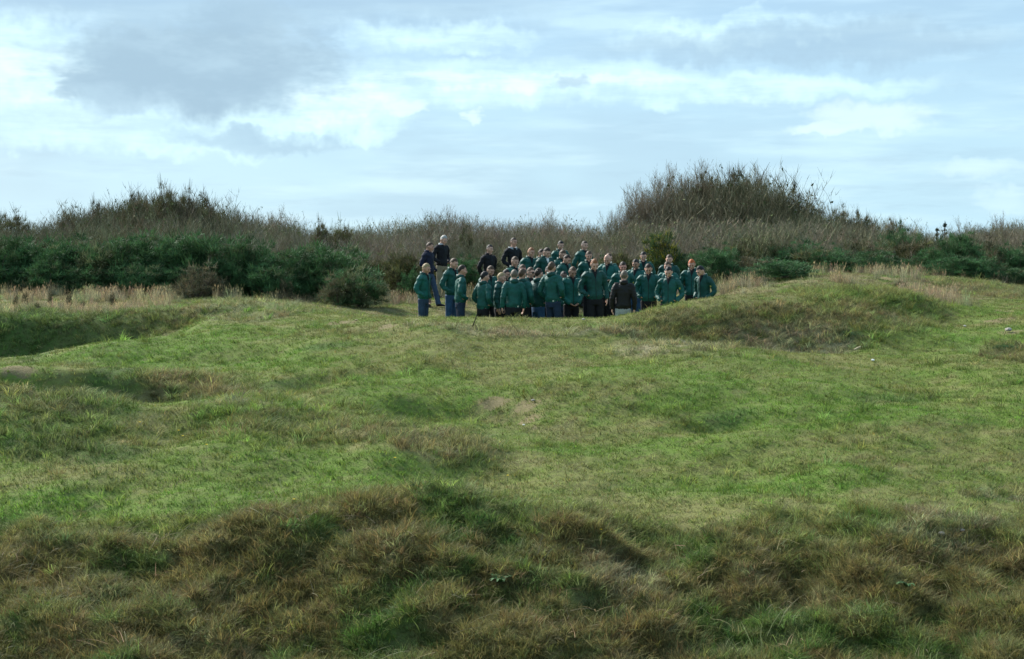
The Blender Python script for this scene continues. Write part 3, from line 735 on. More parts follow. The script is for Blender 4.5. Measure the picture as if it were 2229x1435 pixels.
for i, p in enumerate(PEOPLE): build_person(i, *p)

# ------------------------------------------------------------------ plants: prototypes
class Blades:
    """many flat blades or twigs as one mesh with a tint for each"""
    def __init__(s): s.V = []; s.F = []; s.T = []; s.n = 0
    def blade(s, P, w, side, tint, taper=True):
        """P (k,3) spine; width w at the base"""
        P = np.asarray(P, float); k = len(P); side = np.asarray(side, float); side = side/(np.linalg.norm(side)+1e-9)
        for i, p in enumerate(P):
            ww = w*(1-(i/(k-1))**1.5*.85 if taper else 1)*.5
            s.V.append(p-side*ww); s.V.append(p+side*ww); s.T += [tint, tint]
        for i in range(k-1):
            a = s.n+2*i; s.F.append((a, a+1, a+3, a+2))
        s.n += 2*k
    def tube(s, a, b, ra, rb, tint, n=4):
        a, b = np.asarray(a, float), np.asarray(b, float); t = b-a; t /= np.linalg.norm(t)+1e-9
        x = np.cross(t, (0.3, .1, 1) if abs(t[2]) < .9 else (1, 0, 0)); x /= np.linalg.norm(x)+1e-9; y = np.cross(t, x)
        for p, r in ((a, ra), (b, rb)):
            for j in range(n):
                q = 2*math.pi*j/n; s.V.append(p+(x*math.cos(q)+y*math.sin(q))*r); s.T.append(tint)
        for j in range(n): s.F.append((s.n+j, s.n+(j+1) % n, s.n+n+(j+1) % n, s.n+n+j))
        s.n += 2*n
    def norm(s):
        z = np.percentile([v[2] for v in s.V], 99.3); s.V = [v*np.array([1, 1, 1/z]) for v in s.V]
    def mesh(s, name, m):
        me = fast_mesh(name, np.array(s.V), np.array(s.F)); a = me.attributes.new('v', 'FLOAT_COLOR', 'POINT')
        T = np.array([t if hasattr(t, '__len__') else (t, t, t) for t in s.T], np.float32)
        a.data.foreach_set('color', np.c_[T, np.ones(len(T))].astype(np.float32).ravel()); me.materials.append(m); return me
def rd(): v = RNG.normal(size=3); return v/np.linalg.norm(v)

M_GRASS = leaf_mat('grass_blade', inst=True, trans=.38)
def tuft(name, n, hmin, hmax, rad, w, lean, droop, seg=3, comb=0.0, heads=False, tint=(.5, 1.6)):
    b = Blades()
    for i in range(n):
        a = RNG.uniform(0, 2*math.pi); r = rad*math.sqrt(RNG.uniform()); base = np.array([math.cos(a)*r, math.sin(a)*r, -.02])
        h = RNG.uniform(hmin, hmax); la = a+RNG.normal(0, .7); l = lean*RNG.uniform(.2, 1.0)
        dx = np.array([math.cos(la), math.sin(la), 0])*l+np.array([comb, 0, 0])*RNG.uniform(.4, 1.2)
        P = []
        for k in range(seg+1):
            t = k/seg; P.append(base+np.array([0, 0, h])*(t-droop*RNG.uniform(.8, 1.2)*t*t)+dx*h*(t**1.6))
        sa = RNG.uniform(0, math.pi); q = RNG.uniform(*tint); hue = RNG.uniform(-.12, .06)
        t3 = (q*(1+hue), q, q*(1-.5*hue))
        b.blade(P, w*RNG.uniform(.7, 1.3), (math.cos(sa), math.sin(sa), 0), t3)
        if heads and RNG.uniform() < .4:
            e = P[-1]; b.blade([e-np.array([0, 0, .01]), e+np.array([0, 0, .05]), e+dx*.03+np.array([0, 0, .10])], .018, (math.cos(sa), math.sin(sa), 0), (q*1.15, q*1.05, q*.95))
    return b.mesh(name, M_GRASS)
def proto_collection(name, meshes):
    c = bpy.data.collections.new(name)
    for i, me in enumerate(meshes):
        o = bpy.data.objects.new('%s_%02d' % (name, i), me); c.objects.link(o)
    return c
def scatter(name, coll, nproto, P, scl, rot, col, kind='stuff'):
    """one object whose points carry tufts or shrubs"""
    n = len(P); me = bpy.data.meshes.new(name); me.vertices.add(n); me.vertices.foreach_set('co', np.asarray(P, np.float32).ravel())
    def at_(nm, typ, f, d): a = me.attributes.new(nm, typ, 'POINT'); a.data.foreach_set(f, d)
    at_('rot', 'FLOAT_VECTOR', 'vector', np.asarray(rot, np.float32).ravel())
    at_('scl', 'FLOAT_VECTOR', 'vector', np.asarray(scl, np.float32).ravel())
    at_('idx', 'INT', 'value', RNG.integers(0, nproto, n).astype(np.int32))
    at_('col', 'FLOAT_COLOR', 'color', np.c_[col, np.ones(n)].astype(np.float32).ravel())
    o = link(name, me)
    g = bpy.data.node_groups.new(name, 'GeometryNodeTree')
    g.interface.new_socket('Geometry', in_out='INPUT', socket_type='NodeSocketGeometry'); g.interface.new_socket('Geometry', in_out='OUTPUT', socket_type='NodeSocketGeometry')
    N, L = g.nodes, g.links
    gi = N.new('NodeGroupInput'); go = N.new('NodeGroupOutput'); ip = N.new('GeometryNodeInstanceOnPoints'); ci = N.new('GeometryNodeCollectionInfo')
    ci.inputs['Collection'].default_value = coll; ci.inputs['Separate Children'].default_value = True; ci.inputs['Reset Children'].default_value = True
    def na(nm, t): a = N.new('GeometryNodeInputNamedAttribute'); a.data_type = t; a.inputs['Name'].default_value = nm; return a.outputs['Attribute']
    er = N.new('FunctionNodeEulerToRotation'); L.new(na('rot', 'FLOAT_VECTOR'), er.inputs[0])
    L.new(gi.outputs[0], ip.inputs['Points']); L.new(ci.outputs[0], ip.inputs['Instance']); ip.inputs['Pick Instance'].default_value = True
    L.new(na('idx', 'INT'), ip.inputs['Instance Index']); L.new(er.outputs[0], ip.inputs['Rotation']); L.new(na('scl', 'FLOAT_VECTOR'), ip.inputs['Scale'])
    L.new(ip.outputs[0], go.inputs[0])
    md = o.modifiers.new('scatter', 'NODES'); md.node_group = g
    return tag(o, kind=kind)
def spread(n, y0, y1, k=.40, m=2.5, power=1.0):
    """n points in the wedge of ground in view, with a margin at the sides; nearer ground is a little denser"""
    t = RNG.uniform(0, 1, n)**power; y = y0+(y1-y0)*t
    keep = RNG.uniform(0, 1, n) < (k*y+m)/(k*y1+m)
    y = y[keep]; x = RNG.uniform(-1, 1, len(y))*(k*y+m); return x, y

# ------------------------------------------------------------------ grass
short = proto_collection('turf_tuft', [tuft('turf_tuft', 16, .025, .065, .085, .008, .9, .25, 2, tint=(.60, 1.40)) for _ in range(7)])
rough_t = proto_collection('rough_tuft', [tuft('rough_tuft', 34, .12, .30, .10, .008, 1.0, .45, 3, comb=.25) for _ in range(7)])
bank_t = proto_collection('bank_tuft', [tuft('bank_tuft', 44, .06, .22, .11, .007, 1.2, .45, 3, comb=.12) for _ in range(9)])
tall_t = proto_collection('tall_tuft', [tuft('tall_tuft', 30, .30, .70, .14, .010, .35, .12, 3, comb=.10, heads=True) for _ in range(6)])

def jitter(c, s): return c*np.exp(RNG.normal(0, s, (len(c), 1)))*np.exp(RNG.normal(0, s*.35, c.shape))
def rots(n, tilt=.12): return np.c_[RNG.normal(0, tilt, n), RNG.normal(0, tilt, n), RNG.uniform(0, 2*math.pi, n)]
def grow(name, coll, k, x, y, col, smin, smax, label, cat, dz=0.0, tilt=.12, zs=1.0, comb=None):
    n = len(x); z = height(x, y)+dz; s = RNG.uniform(smin, smax, n)*(1-.35*(name == 'tall_grass')*((x < -3) & (y < 37)))
    R = rots(n, tilt)
    if comb is not None: R[:, 2] = comb+RNG.normal(0, 1.6, n)
    return tag(scatter(name, coll, k, np.c_[x, y, z], np.c_[s, s, s*zs], R, col), label, cat)
# short turf
x, y = spread(210000, 13.0, 43.0, .40, 2.5, 1.25)
b = BARE(x, y); keep = (RNG.uniform(0, 1, len(x)) > bankness(x, y)*.6) & (b < RNG.uniform(.15, 1.1, len(x)))
x, y = x[keep], y[keep]
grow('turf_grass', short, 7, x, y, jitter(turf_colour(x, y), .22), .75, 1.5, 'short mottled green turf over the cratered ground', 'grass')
# rough grass in the hollows and on the slopes
x, y = spread(140000, 16.0, 42.0, .40, 2.5)
r = ROUGH(x, y)+.10*sstep(fbm(x*.8, y*.8, 61, 3), .55, .7)+PALE(x, y)*.5
keep = RNG.uniform(0, 1, len(x)) < r*.8; x, y = x[keep], y[keep]
grow('rough_grass', rough_t, 7, x, y, jitter(turf_colour(x, y)*.75+.25*np.where(BROWN(x, y)[:, None] > .3, C_BROWN, C_OLIVE), .28), .4, 1.1, 'longer brownish grass on the slopes and in the hollows', 'grass', tilt=.2)
# foreground bank
x, y = spread(92000, 7.5, 17.2, .45, 2.5)
clump = sstep(fbm(x*1.1, y*1.1, 71, 3), .36, .62)
keep = RNG.uniform(0, 1, len(x)) < bankness(x, y)*(.62+.38*clump); x, y, clump = x[keep], y[keep], clump[keep]
cmb = 2*math.pi*fbm(x*.35, y*.35, 73, 2)*2
c = jitter(turf_colour(x, y), .28)
o = grow('bank_grass', bank_t, 9, x, y, c, .40, 1.05, 'tangled long brown and green grass on the near bank', 'grass', tilt=.3, comb=cmb)
# bleached stalks lying in the bank
x, y = spread(520, 9, 17.0, .45, 2.5); keep = RNG.uniform(0, 1, len(x)) < bankness(x, y); x, y = x[keep], y[keep]
stalk = []
for _ in range(5):
    q = Blades()
    for i in range(5):
        a = RNG.uniform(0, 6.28); l = RNG.uniform(.12, .36); e = RNG.uniform(.25, .8); dx = np.array([math.cos(a), math.sin(a), 0])
        o0 = RNG.normal(0, .12, 3)*np.array([1, 1, 0]); q.blade([o0+dx*l*t+np.array([0, 0, .05+l*(e*t-.5*e*t*t*1.3)]) for t in (0, .35, .7, 1)], .005, (-dx[1], dx[0], .3), RNG.uniform(.8, 1.3))
    stalk.append(q.mesh('dry_stalk', M_GRASS))
grow('dry_stalks', proto_collection('dry_stalk', stalk), 5, x, y, jitter(np.tile(pal(.27, .22, .13), (len(x), 1)), .25), .6, 1.2, 'bleached dry stalks lying across the near bank', 'grass', tilt=.3, dz=.04)
# tall pale grass along the hedge and beyond the crests
TALL = Field()
for a in ((40,672,150,26,.75),(200,676,130,22,.7),(320,666,90,16,.6),(60,648,130,16,.9),(220,650,130,14,.9),(350,648,80,10,.8),(560,650,110,6,.7),(650,660,70,5,.5),(885,655,60,10,.8),(1010,660,50,8,.5),(1600,628,70,8,.6),(1700,624,90,7,.5),
          (1830,618,55,10,.9),(2040,648,62,16,1),(1990,640,60,16,1),(1950,655,50,8,.7),(1930,600,60,5,.4)):
    TALL.add(*a)
x, y = spread(60000, 30.5, 45.5, .40, 3)
keep = RNG.uniform(0, 1, len(x)) < np.maximum(TALL(x, y)*.46*sstep(fbm(x*1.4, y*1.4, 95, 2), .36, .58), .12*sstep(y, 40, 42))*np.where(x < -3, sstep(y, 31.6, 33.0), 1); x, y = x[keep], y[keep]
cc_ = pal(.29, .235, .145)*(1-.5*sstep(fbm(x*1.2, y*1.2, 91, 3), .5, .7))[:, None]+pal(.12, .15, .08)*(.9*sstep(fbm(x*1.2, y*1.2, 91, 3), .5, .7))[:, None]
grow('tall_grass', tall_t, 6, x, y, jitter(cc_, .2), .28, .66, 'tall pale straw-coloured grass along the foot of the bushes', 'grass', tilt=.15)

# ------------------------------------------------------------------ bushes and trees
M_TWIG = leaf_mat('twig', inst=True, trans=0, rough=.9)
def scrub(n_stem=14, leafy=0.0, spread_=.62):
    """leafless bush, 1 m tall and about 1 m wide: stems, side twigs, fine twigs"""
    b = Blades()
    for i in range(n_stem):
        a = RNG.uniform(0, 6.28); ln = RNG.uniform(.1, 1)*spread_; base = np.array([math.cos(a), math.sin(a), 0])*RNG.uniform(0, .25); p = base.copy()
        d = np.array([math.cos(a)*ln, math.sin(a)*ln, 1.0]); h = RNG.uniform(.75, 1.05); prev = p; tint = RNG.uniform(.7, 1.25)
        pts = [p]
        for k in range(4):
            p = p+d*h/4+RNG.normal(0, .034, 3); pts.append(p)
        b.blade(pts, .011, (RNG.normal(), RNG.normal(), 0), tint)
        for k in range(11):
            t = RNG.uniform(.2, .97); q = pts[0]*(1-t)+pts[-1]*t+RNG.normal(0, .02, 3); a2 = RNG.uniform(0, 6.28); l = RNG.uniform(.12, .30)
            e = q+np.array([math.cos(a2)*.55, math.sin(a2)*.55, .85])*l; b.blade([q, (q+e)/2+RNG.normal(0, .012, 3), e], .0065, (RNG.normal(), RNG.normal(), .2), tint*RNG.uniform(.8, 1.25))
            for m in range(3):
                u = RNG.uniform(.2, 1); s0 = q*(1-u)+e*u; a3 = RNG.uniform(0, 6.28); e2 = s0+np.array([math.cos(a3)*.5, math.sin(a3)*.5, .9])*RNG.uniform(.05, .14)
                b.blade([s0, e2], .0055, (RNG.normal(), RNG.normal(), .2), tint*RNG.uniform(.8, 1.3))
                if RNG.uniform() < leafy:
                    for _ in range(2):
                        c = e2+RNG.normal(0, .02, 3); v = rd()*.018; g = RNG.uniform(.6, 1.2); b.blade([c-v, c, c+v], .02, rd(), (g*.62, g*.86, g*.5), False)
    b.norm(); return b.mesh('scrub', M_TWIG)
SKY = [(-900,470),(-300,468),(0,472),(60,483),(150,468),(200,452),(250,440),(290,428),(360,420),(410,424),(440,438),(490,452),(520,464),(560,466),(620,470),(680,494),(740,490),(800,486),(900,474),(960,464),(1040,480),(1120,484),(1200,474),(1260,486),(1320,488),(1350,478),(1390,455),
       (1430,438),(1470,412),(1510,392),(1560,374),(1610,368),(1650,376),(1685,396),(1700,418),(1730,425),(1770,448),(1800,460),(1850,470),(1900,476),(1960,487),(2000,502),(2050,508),(2100,494),(2160,484),(2229,480),(2600,478),(3100,478)]
def skyline(u): return np.interp(u, [p[0] for p in SKY], [p[1] for p in SKY])
def build_thicket():
    n = 2200; y = 43.5+RNG.uniform(0, 1, n)*19; x = RNG.uniform(-1, 1, n)*(.44*y+4)
    u = x/y*F0+W0/2
    ok = ~((u < 720) & (y < 45.5)) & ~((u > 1320) & (u < 1500) & (y > 54) & (RNG.uniform(0, 1, n) < .72)); x, y, u = x[ok], y[ok], u[ok]
    z = height(x, y); top = np.array([CAMZ+ray(a, b)[1]*c for a, b, c in zip(u, skyline(u), y)])
    prog = sstep(y, 42.0, 55.0); full = top-z
    h = full*(.50+.47*prog)*(1+RNG.normal(0, .07, len(x))); h = np.minimum(h, full*1.05); h = np.maximum(h, .6)
    w = h*RNG.uniform(.65, 1.05, len(x)); w = np.clip(w, .8, 3.4)
    m = fbm(x*.25, y*.4, 101, 3)[:, None]; c = pal(.250, .208, .150)*(1-sstep(m, .45, .65))+pal(.200, .185, .108)*sstep(m, .45, .65)
    g = sstep(fbm(x*.5+9, y*.5, 103, 3), .50, .66)[:, None]*(1-prog*.8)[:, None]*.8; c = c*(1-g)+pal(.105, .120, .055)*g
    dk = (np.maximum(sstep(u, 190, 250)*(1-sstep(u, 480, 520)), sstep(u, 1400, 1560)*(1-sstep(u, 1740, 1800)))*sstep(y, 50, 53)*.85)[:, None]; c = c*(1-dk)+pal(.125, .120, .064)*dk
    low = (u > 1310) & (u < 1790) & (y < 54); h = np.where(low, np.minimum(h, np.array([CAMZ+ray(a, 478)[1]*c2 for a, c2 in zip(u, y)])-z), h)
    c = jitter(c, .16)
    protos = proto_collection('scrub', [scrub(15, .0 if i % 2 else .05) for i in range(6)])
    o = scatter('scrub_thicket', protos, 6, np.c_[x, y, z-.05], np.c_[w, w, h], rots(len(x), .13), c)
    tag(o, 'broad mass of leafless grey-brown scrub along the skyline', 'scrub')
build_thicket()

def leaf_col(name, c): return leaf_mat(name, c, False, .2)
M_WOOD = mat('bark', (.085, .068, .050), .9, .3, 20, .4, 60)
def gorse_mesh(name, nclump, per, m, flower=0.0, brown=0.0, dry=(1.9, 1.05, 1.25), size=.045):
    """evergreen spiny bush about 1 m high and 1 m wide (unit): clumps of short shoots spread over a lumpy dome"""
    b = Blades(); U = RNG.uniform; VV = []; TT = []
    for i in range(nclump):
        a = U(0, 6.28); t = U(0, 1)**.8; ph = math.asin(t*.98); rr = U(.60, 1.0) if U() < .72 else (U(.3, .6) if U() < .5 else U(1.0, 1.2))
        o = np.array([math.cos(a)*math.cos(ph)*.47, math.sin(a)*math.cos(ph)*.47, .06+.84*math.sin(ph)])*rr; o[2] = max(o[2], .05)
        out = np.array([o[0], o[1], o[2]*.6+.25]); out /= np.linalg.norm(out); R = U(.06, .13)
        dryc = U() < brown; tone = U(.45, 1.55); fl = U() < flower and o[2] > .5
        d = RNG.normal(size=(per, 3)); d /= np.linalg.norm(d, axis=1)[:, None]; d = d*.9+out*.75; d /= np.linalg.norm(d, axis=1)[:, None]
        s0 = o+d*R*U(.1, .55, (per, 1))*1.6; l = size*U(.5, 1.1, (per, 1))*np.where(U(0, 1, (per, 1)) < .14, 2.6, 1.0); e = s0+d*l; e[:, 2] += l[:, 0]*np.where(l[:, 0] > size*1.2, .9, .25)
        sd_ = np.cross(d, RNG.normal(size=(per, 3))); sd_ /= np.linalg.norm(sd_, axis=1)[:, None]; w = .0055*size/.045
        VV.append(np.stack([s0-sd_*w, s0+sd_*w, e+sd_*w*.25, e-sd_*w*.25], 1).reshape(-1, 3))
        tn = tone*U(.65, 1.35, (per, 1)); tt = tn*(np.array([dry]) if dryc else np.c_[U(.8, 1.2, per), np.ones(per), U(.8, 1.1, per)])
        if fl: tt[U(0, 1, per) < .22] = (6.0, 3.2, .6)
        TT.append(np.repeat(tt, 4, 0))
    b.V = list(np.concatenate(VV)); b.T = list(np.concatenate(TT)); b.F = list(np.arange(len(b.V)).reshape(-1, 4))
    b.norm(); return b.mesh(name, m)
def stem_mesh(name, n=9):
    b = Blades()
    for i in range(n):
        a = RNG.uniform(0, 6.28); p = np.array([math.cos(a)*.08, math.sin(a)*.08, -.08]); d = np.array([math.cos(a)*.35, math.sin(a)*.35, .8])
        for k in range(4):
            q = p+d*.22+RNG.normal(0, .03, 3); b.tube(p, q, .022*(1-.2*k), .022*(.8-.2*k), 1.0, 4); p = q
    return b.mesh(name, M_WOOD)
M_GORSE = leaf_col('gorse_leaf', (.058, .124, .048)); M_BRIGHT = leaf_col('bramble_leaf', (.055, .125, .050)); M_OLIVE = leaf_col('olive_leaf', (.10, .108, .044)); M_FLOWER = leaf_col('gorse_flower_leaf', (.055, .090, .032))
M_IVY = leaf_col('ivy_leaf', (.092, .098, .048)); M_BROWN = leaf_col('brown_leaf', (.112, .105, .062))
KINDS = {
 'gorse': [gorse_mesh('crown', 300, 80, M_GORSE, 0, .10, size=.034) for _ in range(4)],
 'green': [gorse_mesh('crown', 290, 76, M_BRIGHT, 0, .05, size=.034) for _ in range(3)],
 'flower': [gorse_mesh('crown', 230, 62, M_FLOWER, .75, .05)],
 'mixed': [gorse_mesh('crown', 230, 60, M_GORSE, 0, .55, size=.045) for _ in range(2)],
 'olive': [gorse_mesh('crown', 190, 56, M_OLIVE, 0, .25, (1.15, .95, 1.3), size=.045) for _ in range(2)],
 'ivy': [gorse_mesh('crown', 260, 60, M_IVY, 0, .25, (1.5, 1.1, 1.4), size=.036) for _ in range(3)],
 'brown': [gorse_mesh('crown', 150, 44, M_BROWN, 0, .2, (1.2, 1.1, 1.0), size=.045) for _ in range(2)],
}
STEMS = [stem_mesh('trunk') for _ in range(3)]
BUSHN = [0]
def bush(px, top_py, w_px, d, kind, label, group=None, base_py=None, name='gorse_bush', cat='bush', depth=.9, lift=0.0):
    i = BUSHN[0]; BUSHN[0] += 1
    a = at(px, top_py, d); gz = float(height(a[0], a[1])[0]); z0 = gz if base_py is None else min(gz, at(px, base_py, d)[2])
    h = a[2]-z0; w = w_px*d/F0
    r = empty(name, (a[0], a[1], z0), RNG.uniform(0, 6.28)); tag(r, label, cat, group)
    ms = KINDS[kind]; o = link('crown', ms[i % len(ms)], r); o.scale = (w/.98, w*depth/.98, h/1.0)
    s = link('trunk', STEMS[i % 3], r); s.scale = (w*.9, w*.9, h*.95)
    return r
ADJ = dict(gorse='dark green spiny', olive='olive-coloured', ivy='dull green leafy', green='bright green', brown='brown half-bare', mixed='browned green')
HG = 'gorse bushes of the long hedge at left'
for k, px in enumerate(range(-330, 740, 50)):
    t = 526+9*math.sin(k*2.3)+(max(0, px-480)*.10)
    bush(px+RNG.uniform(-22, 22), t+RNG.uniform(-10, 12), 150+RNG.uniform(-40, 60), 41.6+RNG.uniform(-.4, .4), ('gorse', 'gorse', 'green', 'gorse', 'gorse', 'mixed')[k % 6], 'dense green gorse bush in the tall back row of the left hedge', HG)
for k, px in enumerate(range(-300, 720, 100)):
    bush(px+RNG.uniform(-14, 14), 572+RNG.uniform(-12, 14)+(max(0, px-560)*.1), 120+RNG.uniform(-20, 30), 40.6+RNG.uniform(-.3, .3), 'gorse' if k % 3 else 'green', 'low green gorse bush along the front foot of the left hedge', 'low bushes at the front of the left hedge')
bush(432, 574, 100, 39.4, 'brown', 'small brown half-bare bush standing in front of the left hedge', name='brown_bush')
bush(775, 583, 150, 37.4, 'mixed', 'rounded gorse bush, browned on one side, standing alone left of the group')
bush(735, 600, 90, 37.2, 'brown', 'dry brown bush against the lone rounded gorse bush', name='brown_bush')
bush(880, 545, 110, 42.5, 'olive', 'olive and orange-tinged bush behind the leftmost persons', name='olive_bush')
bush(905, 590, 80, 41.5, 'green', 'low dark green plant at the foot of the olive bush', name='low_shrub')
bush(1010, 560, 100, 42.5, 'green', 'dark green bush between the pale-scarfed person and the black-jacketed one', name='evergreen_bush')
bush(1130, 585, 150, 42.5, 'olive', 'olive bush behind the middle of the group', name='olive_bush')
bush(1345, 545, 90, 42.5, 'olive', 'small olive bush just left of the yellow-flowering gorse', name='olive_bush')
bush(1437, 510, 112, 41.0, 'flower', 'dark gorse bush with yellow flowers on top behind the group')
bush(1500, 560, 110, 40.4, 'gorse', 'low dark gorse bush behind the right end of the group')
bush(1560, 540, 120, 42.0, 'green', 'green bush right of the yellow-flowering gorse', name='evergreen_bush')
bush(1650, 560, 130, 42.5, 'brown', 'brown bramble bush right of the group', name='bramble_bush')
bush(1700, 562, 150, 39.0, 'green', 'bright green low bush standing in pale grass right of the group', name='evergreen_bush')
bush(1640, 594, 70, 39.2, 'green', 'smaller green bush touching the bright green low one', name='evergreen_bush')
bush(1780, 545, 150, 43.5, 'olive', 'olive bramble bush behind the bright green low bush', name='bramble_bush')
bush(1840, 560, 120, 42.5, 'gorse', 'dark gorse bush left of the grassy knoll')
bush(1960, 500, 118, 46.0, 'green', 'tall dark green bush rising out of brown scrub at right', name='evergreen_bush')
bush(1930, 562, 130, 44.0, 'green', 'low green bush under the tall one behind the knoll', name='evergreen_bush')
bush(2000, 566, 130, 43.4, 'gorse', 'low dark gorse bush directly behind the grassy knoll')
bush(2085, 512, 120, 43.0, 'gorse', 'tall dark gorse bush right of the knoll')
bush(2075, 556, 130, 41.6, 'green', 'green bush in front of the tall dark gorse at right', name='evergreen_bush')
bush(2160, 575, 130, 41.8, 'gorse', 'low gorse bush sloping down to the right edge')
bush(2240, 585, 130, 42.0, 'gorse', 'low gorse bush cut by the right edge')
bush(2190, 535, 150, 45.0, 'ivy', 'dull green bush in the scrub at the right edge', name='evergreen_bush')
for k, (px, tp, w, d, kd) in enumerate(((1545,572,110,42.8,'gorse'),(1600,556,130,43.8,'olive'),(1660,548,140,44.6,'ivy'),(1730,552,140,44.2,'green'),(1800,566,120,43.2,'green'),(1870,545,140,45.0,'ivy'),(1905,575,120,43.0,'gorse'),(1985,545,130,45.0,'olive'),(2040,570,120,43.0,'gorse'),(2130,548,120,44.4,'ivy'),(2120,585,110,41.4,'green'),(2215,560,140,44.0,'green'),(2260,545,140,45.4,'brown'))):
    bush(px, tp-26, w+6, d, kd, 'low %s bush at the foot of the scrub right of the group' % ADJ[kd], 'undergrowth along the foot of the scrub at right', name='undergrowth_bush')
for k, (px, tp, w, d, kd) in enumerate(((820,560,120,43.6,'olive'),(900,565,110,44.0,'ivy'),(960,572,100,43.4,'olive'),(1060,555,130,43.8,'ivy'),(1180,560,130,43.8,'brown'),(1260,560,130,44.0,'ivy'),(1330,565,110,43.2,'green'),(1400,560,100,43.6,'olive'))):
    bush(px, tp, w, d, kd, 'low %s bush along the scrub edge behind the people' % ADJ[kd], 'bushes along the scrub edge behind the people', name='undergrowth_bush')
bush(2340, 590, 150, 42.0, 'gorse', 'low gorse bush beyond the right edge')
bush(698, 488, 66, 50.5, 'ivy', 'small dark gorse bush on the skyline, left of a pair', base_py=530)
bush(748, 491, 60, 50.8, 'olive', 'small olive gorse bush on the skyline, right of a pair', base_py=530)
bush(1015, 492, 40, 49.0, 'ivy', 'small dark bush half sunk in the scrub behind the group', name='evergreen_bush', base_py=540)
bush(1852, 738, 48, 27.9, 'green', 'tiny dark bush at the foot of the mound slope', name='low_shrub')
bush(1880, 744, 30, 27.7, 'olive', 'tiny olive bush beside the dark one on the mound slope', name='low_shrub')
bush(2195, 750, 60, 26.6, 'green', 'tiny dark bush on the small mound at the right edge', name='low_shrub')
bush(1960, 612, 40, 36.8, 'ivy', 'tiny grey-green bush on the knoll among pale grass', name='low_shrub')
bush(620, 610, 40, 39.6, 'brown', 'thin brown bush at the right foot of the left hedge', name='brown_bush')
for px, py, d in ((35,640,34.5),(55,636,34.6),(110,632,35.5),(150,640,35),(245,634,35.6),(80,660,33.6),(180,655,34.6)):
    bush(px, py, 15, d, 'brown', 'dark withered weed standing in the pale grass at left', 'withered weeds in the pale grass', name='withered_weed', cat='weed')

# ---- leafless trees on the skyline
M_BARK2 = leaf_col('tree_twig', (.165, .140, .098))
def bare_tree(nst, H, Wd, leaf=0.0, seed=0):
    """many-stemmed leafless tree: trunk mesh and twig crown"""
    tr = Blades(); cr = Blades()
    def grow_(p, d, l, r, lev):
        q = p
        for k in range(3):
            dn = d+RNG.normal(0, .10, 3)+np.array([0, 0, .05]); dn /= np.linalg.norm(dn); e = q+dn*l/3
            if lev < 2: tr.tube(q, e, r*(1-.2*k), r*(.8-.2*k), RNG.uniform(.8, 1.2), 4)
            else: cr.blade([q, e], max(r*2, .020), (RNG.normal(), RNG.normal(), .2), RNG.uniform(.75, 1.3))
            q = e; d = dn
            if lev < 4:
                for _ in range(2 if lev else 1):
                    sd_ = d+rd()*.75+np.array([0, 0, .15]); sd_ /= np.linalg.norm(sd_)
                    grow_(q, sd_, l*RNG.uniform(.45, .7), r*.5, lev+1) if RNG.uniform() < .92 else None
            if lev >= 2 and RNG.uniform() < leaf:
                v = rd()*.02; g = RNG.uniform(.7, 1.5); cr.blade([q-v, q, q+v], .025, rd(), (g*.9, g*.75, g*.4), False)
    for i in range(nst):
        a = 2*math.pi*(i+RNG.uniform(-.3, .3))/nst; s = RNG.uniform(.15, 1)*Wd
        d = np.array([math.cos(a)*s, math.sin(a)*s, H*.9]); l = np.linalg.norm(d)*RNG.uniform(.55, .72); d /= np.linalg.norm(d)
        grow_(np.array([math.cos(a)*.15, math.sin(a)*.15, -.1]), d, l, .035, 0)
    return tr.mesh('trunk', M_BARK2), cr.mesh('crown', M_BARK2)
TREES = [bare_tree(11, 3.6, 2.4, .04), bare_tree(10, 3.6, 2.0, .08)]
def tree(px, top_py, d, k, w, label, group, mesh=None):
    a = at(px, top_py-8, d); gz = float(height(a[0], a[1])[0]); h = a[2]-gz
    t, c = TREES[k]
    ext = max(v.co.z for v in c.vertices); ex = max(abs(v.co.x) for v in c.vertices)
    r = empty('bare_tree', (a[0], a[1], gz), RNG.uniform(0, 6.28)); tag(r, label, 'tree', group); ws = w*d/F0/2/ex
    for nm, me in (('trunk', t), ('crown', c)): o = link(nm, me, r); o.scale = (ws, ws, h/ext)
    return r
TG = 'leafless trees on the skyline at right'
for px, py, d, k, w, lb in ((1362,428,57.6,1,120,'low bushy leafless tree at the foot of the clump on its left'),(1420,362,56.6,0,150,'leafless tree with fine pale twigs in front of the clump, left'),(1505,350,56.8,1,170,'leafless tree with fine pale twigs in front of the clump, centre'),(1385,398,58,0,130,'leafless small tree at the left end of the tall skyline clump'),(1435,356,57.5,1,170,'tall leafless tree in the left half of the skyline clump'),
        (1410,376,57.2,0,130,'leafless tree second from the left of the skyline clump'),(1465,352,58.8,1,150,'slender leafless tree left of the broad one in the skyline clump'),(1490,352,58.5,0,180,'broad leafless tree in the middle of the skyline clump'),(1550,346,57.5,1,170,'tallest leafless tree of the skyline clump'),
        (1610,368,58.5,0,170,'leafless tree over the dark ivy mass of the skyline clump'),(1340,452,57,1,90,'low leafless shrub tree left of the skyline clump'),(1745,418,58,1,90,'leafless tree at the right end of the skyline clump'),(1680,398,58.5,0,120,'leafless tree between the two ivy masses'),
        (1205,456,56,0,110,'low leafless shrub tree on the skyline behind the centre of the group'),(600,448,55,1,130,'thin leafless shrub tree on the skyline right of the dark left clump'),(960,450,55,0,150,'low leafless shrub tree on the skyline above the pale-scarfed person'),(2190,464,55,1,150,'leafless shrub tree at the right edge of the skyline'),(2110,476,55,0,90,'thin leafless shrub tree right of the small conifer')):
    tree(px, py, d, k, w, lb, TG)
def ivy(px, top, w, d, base, kind, label, name='ivy_bush'): bush(px, top, w, d, kind, label, None, base, name, 'bush', .8)
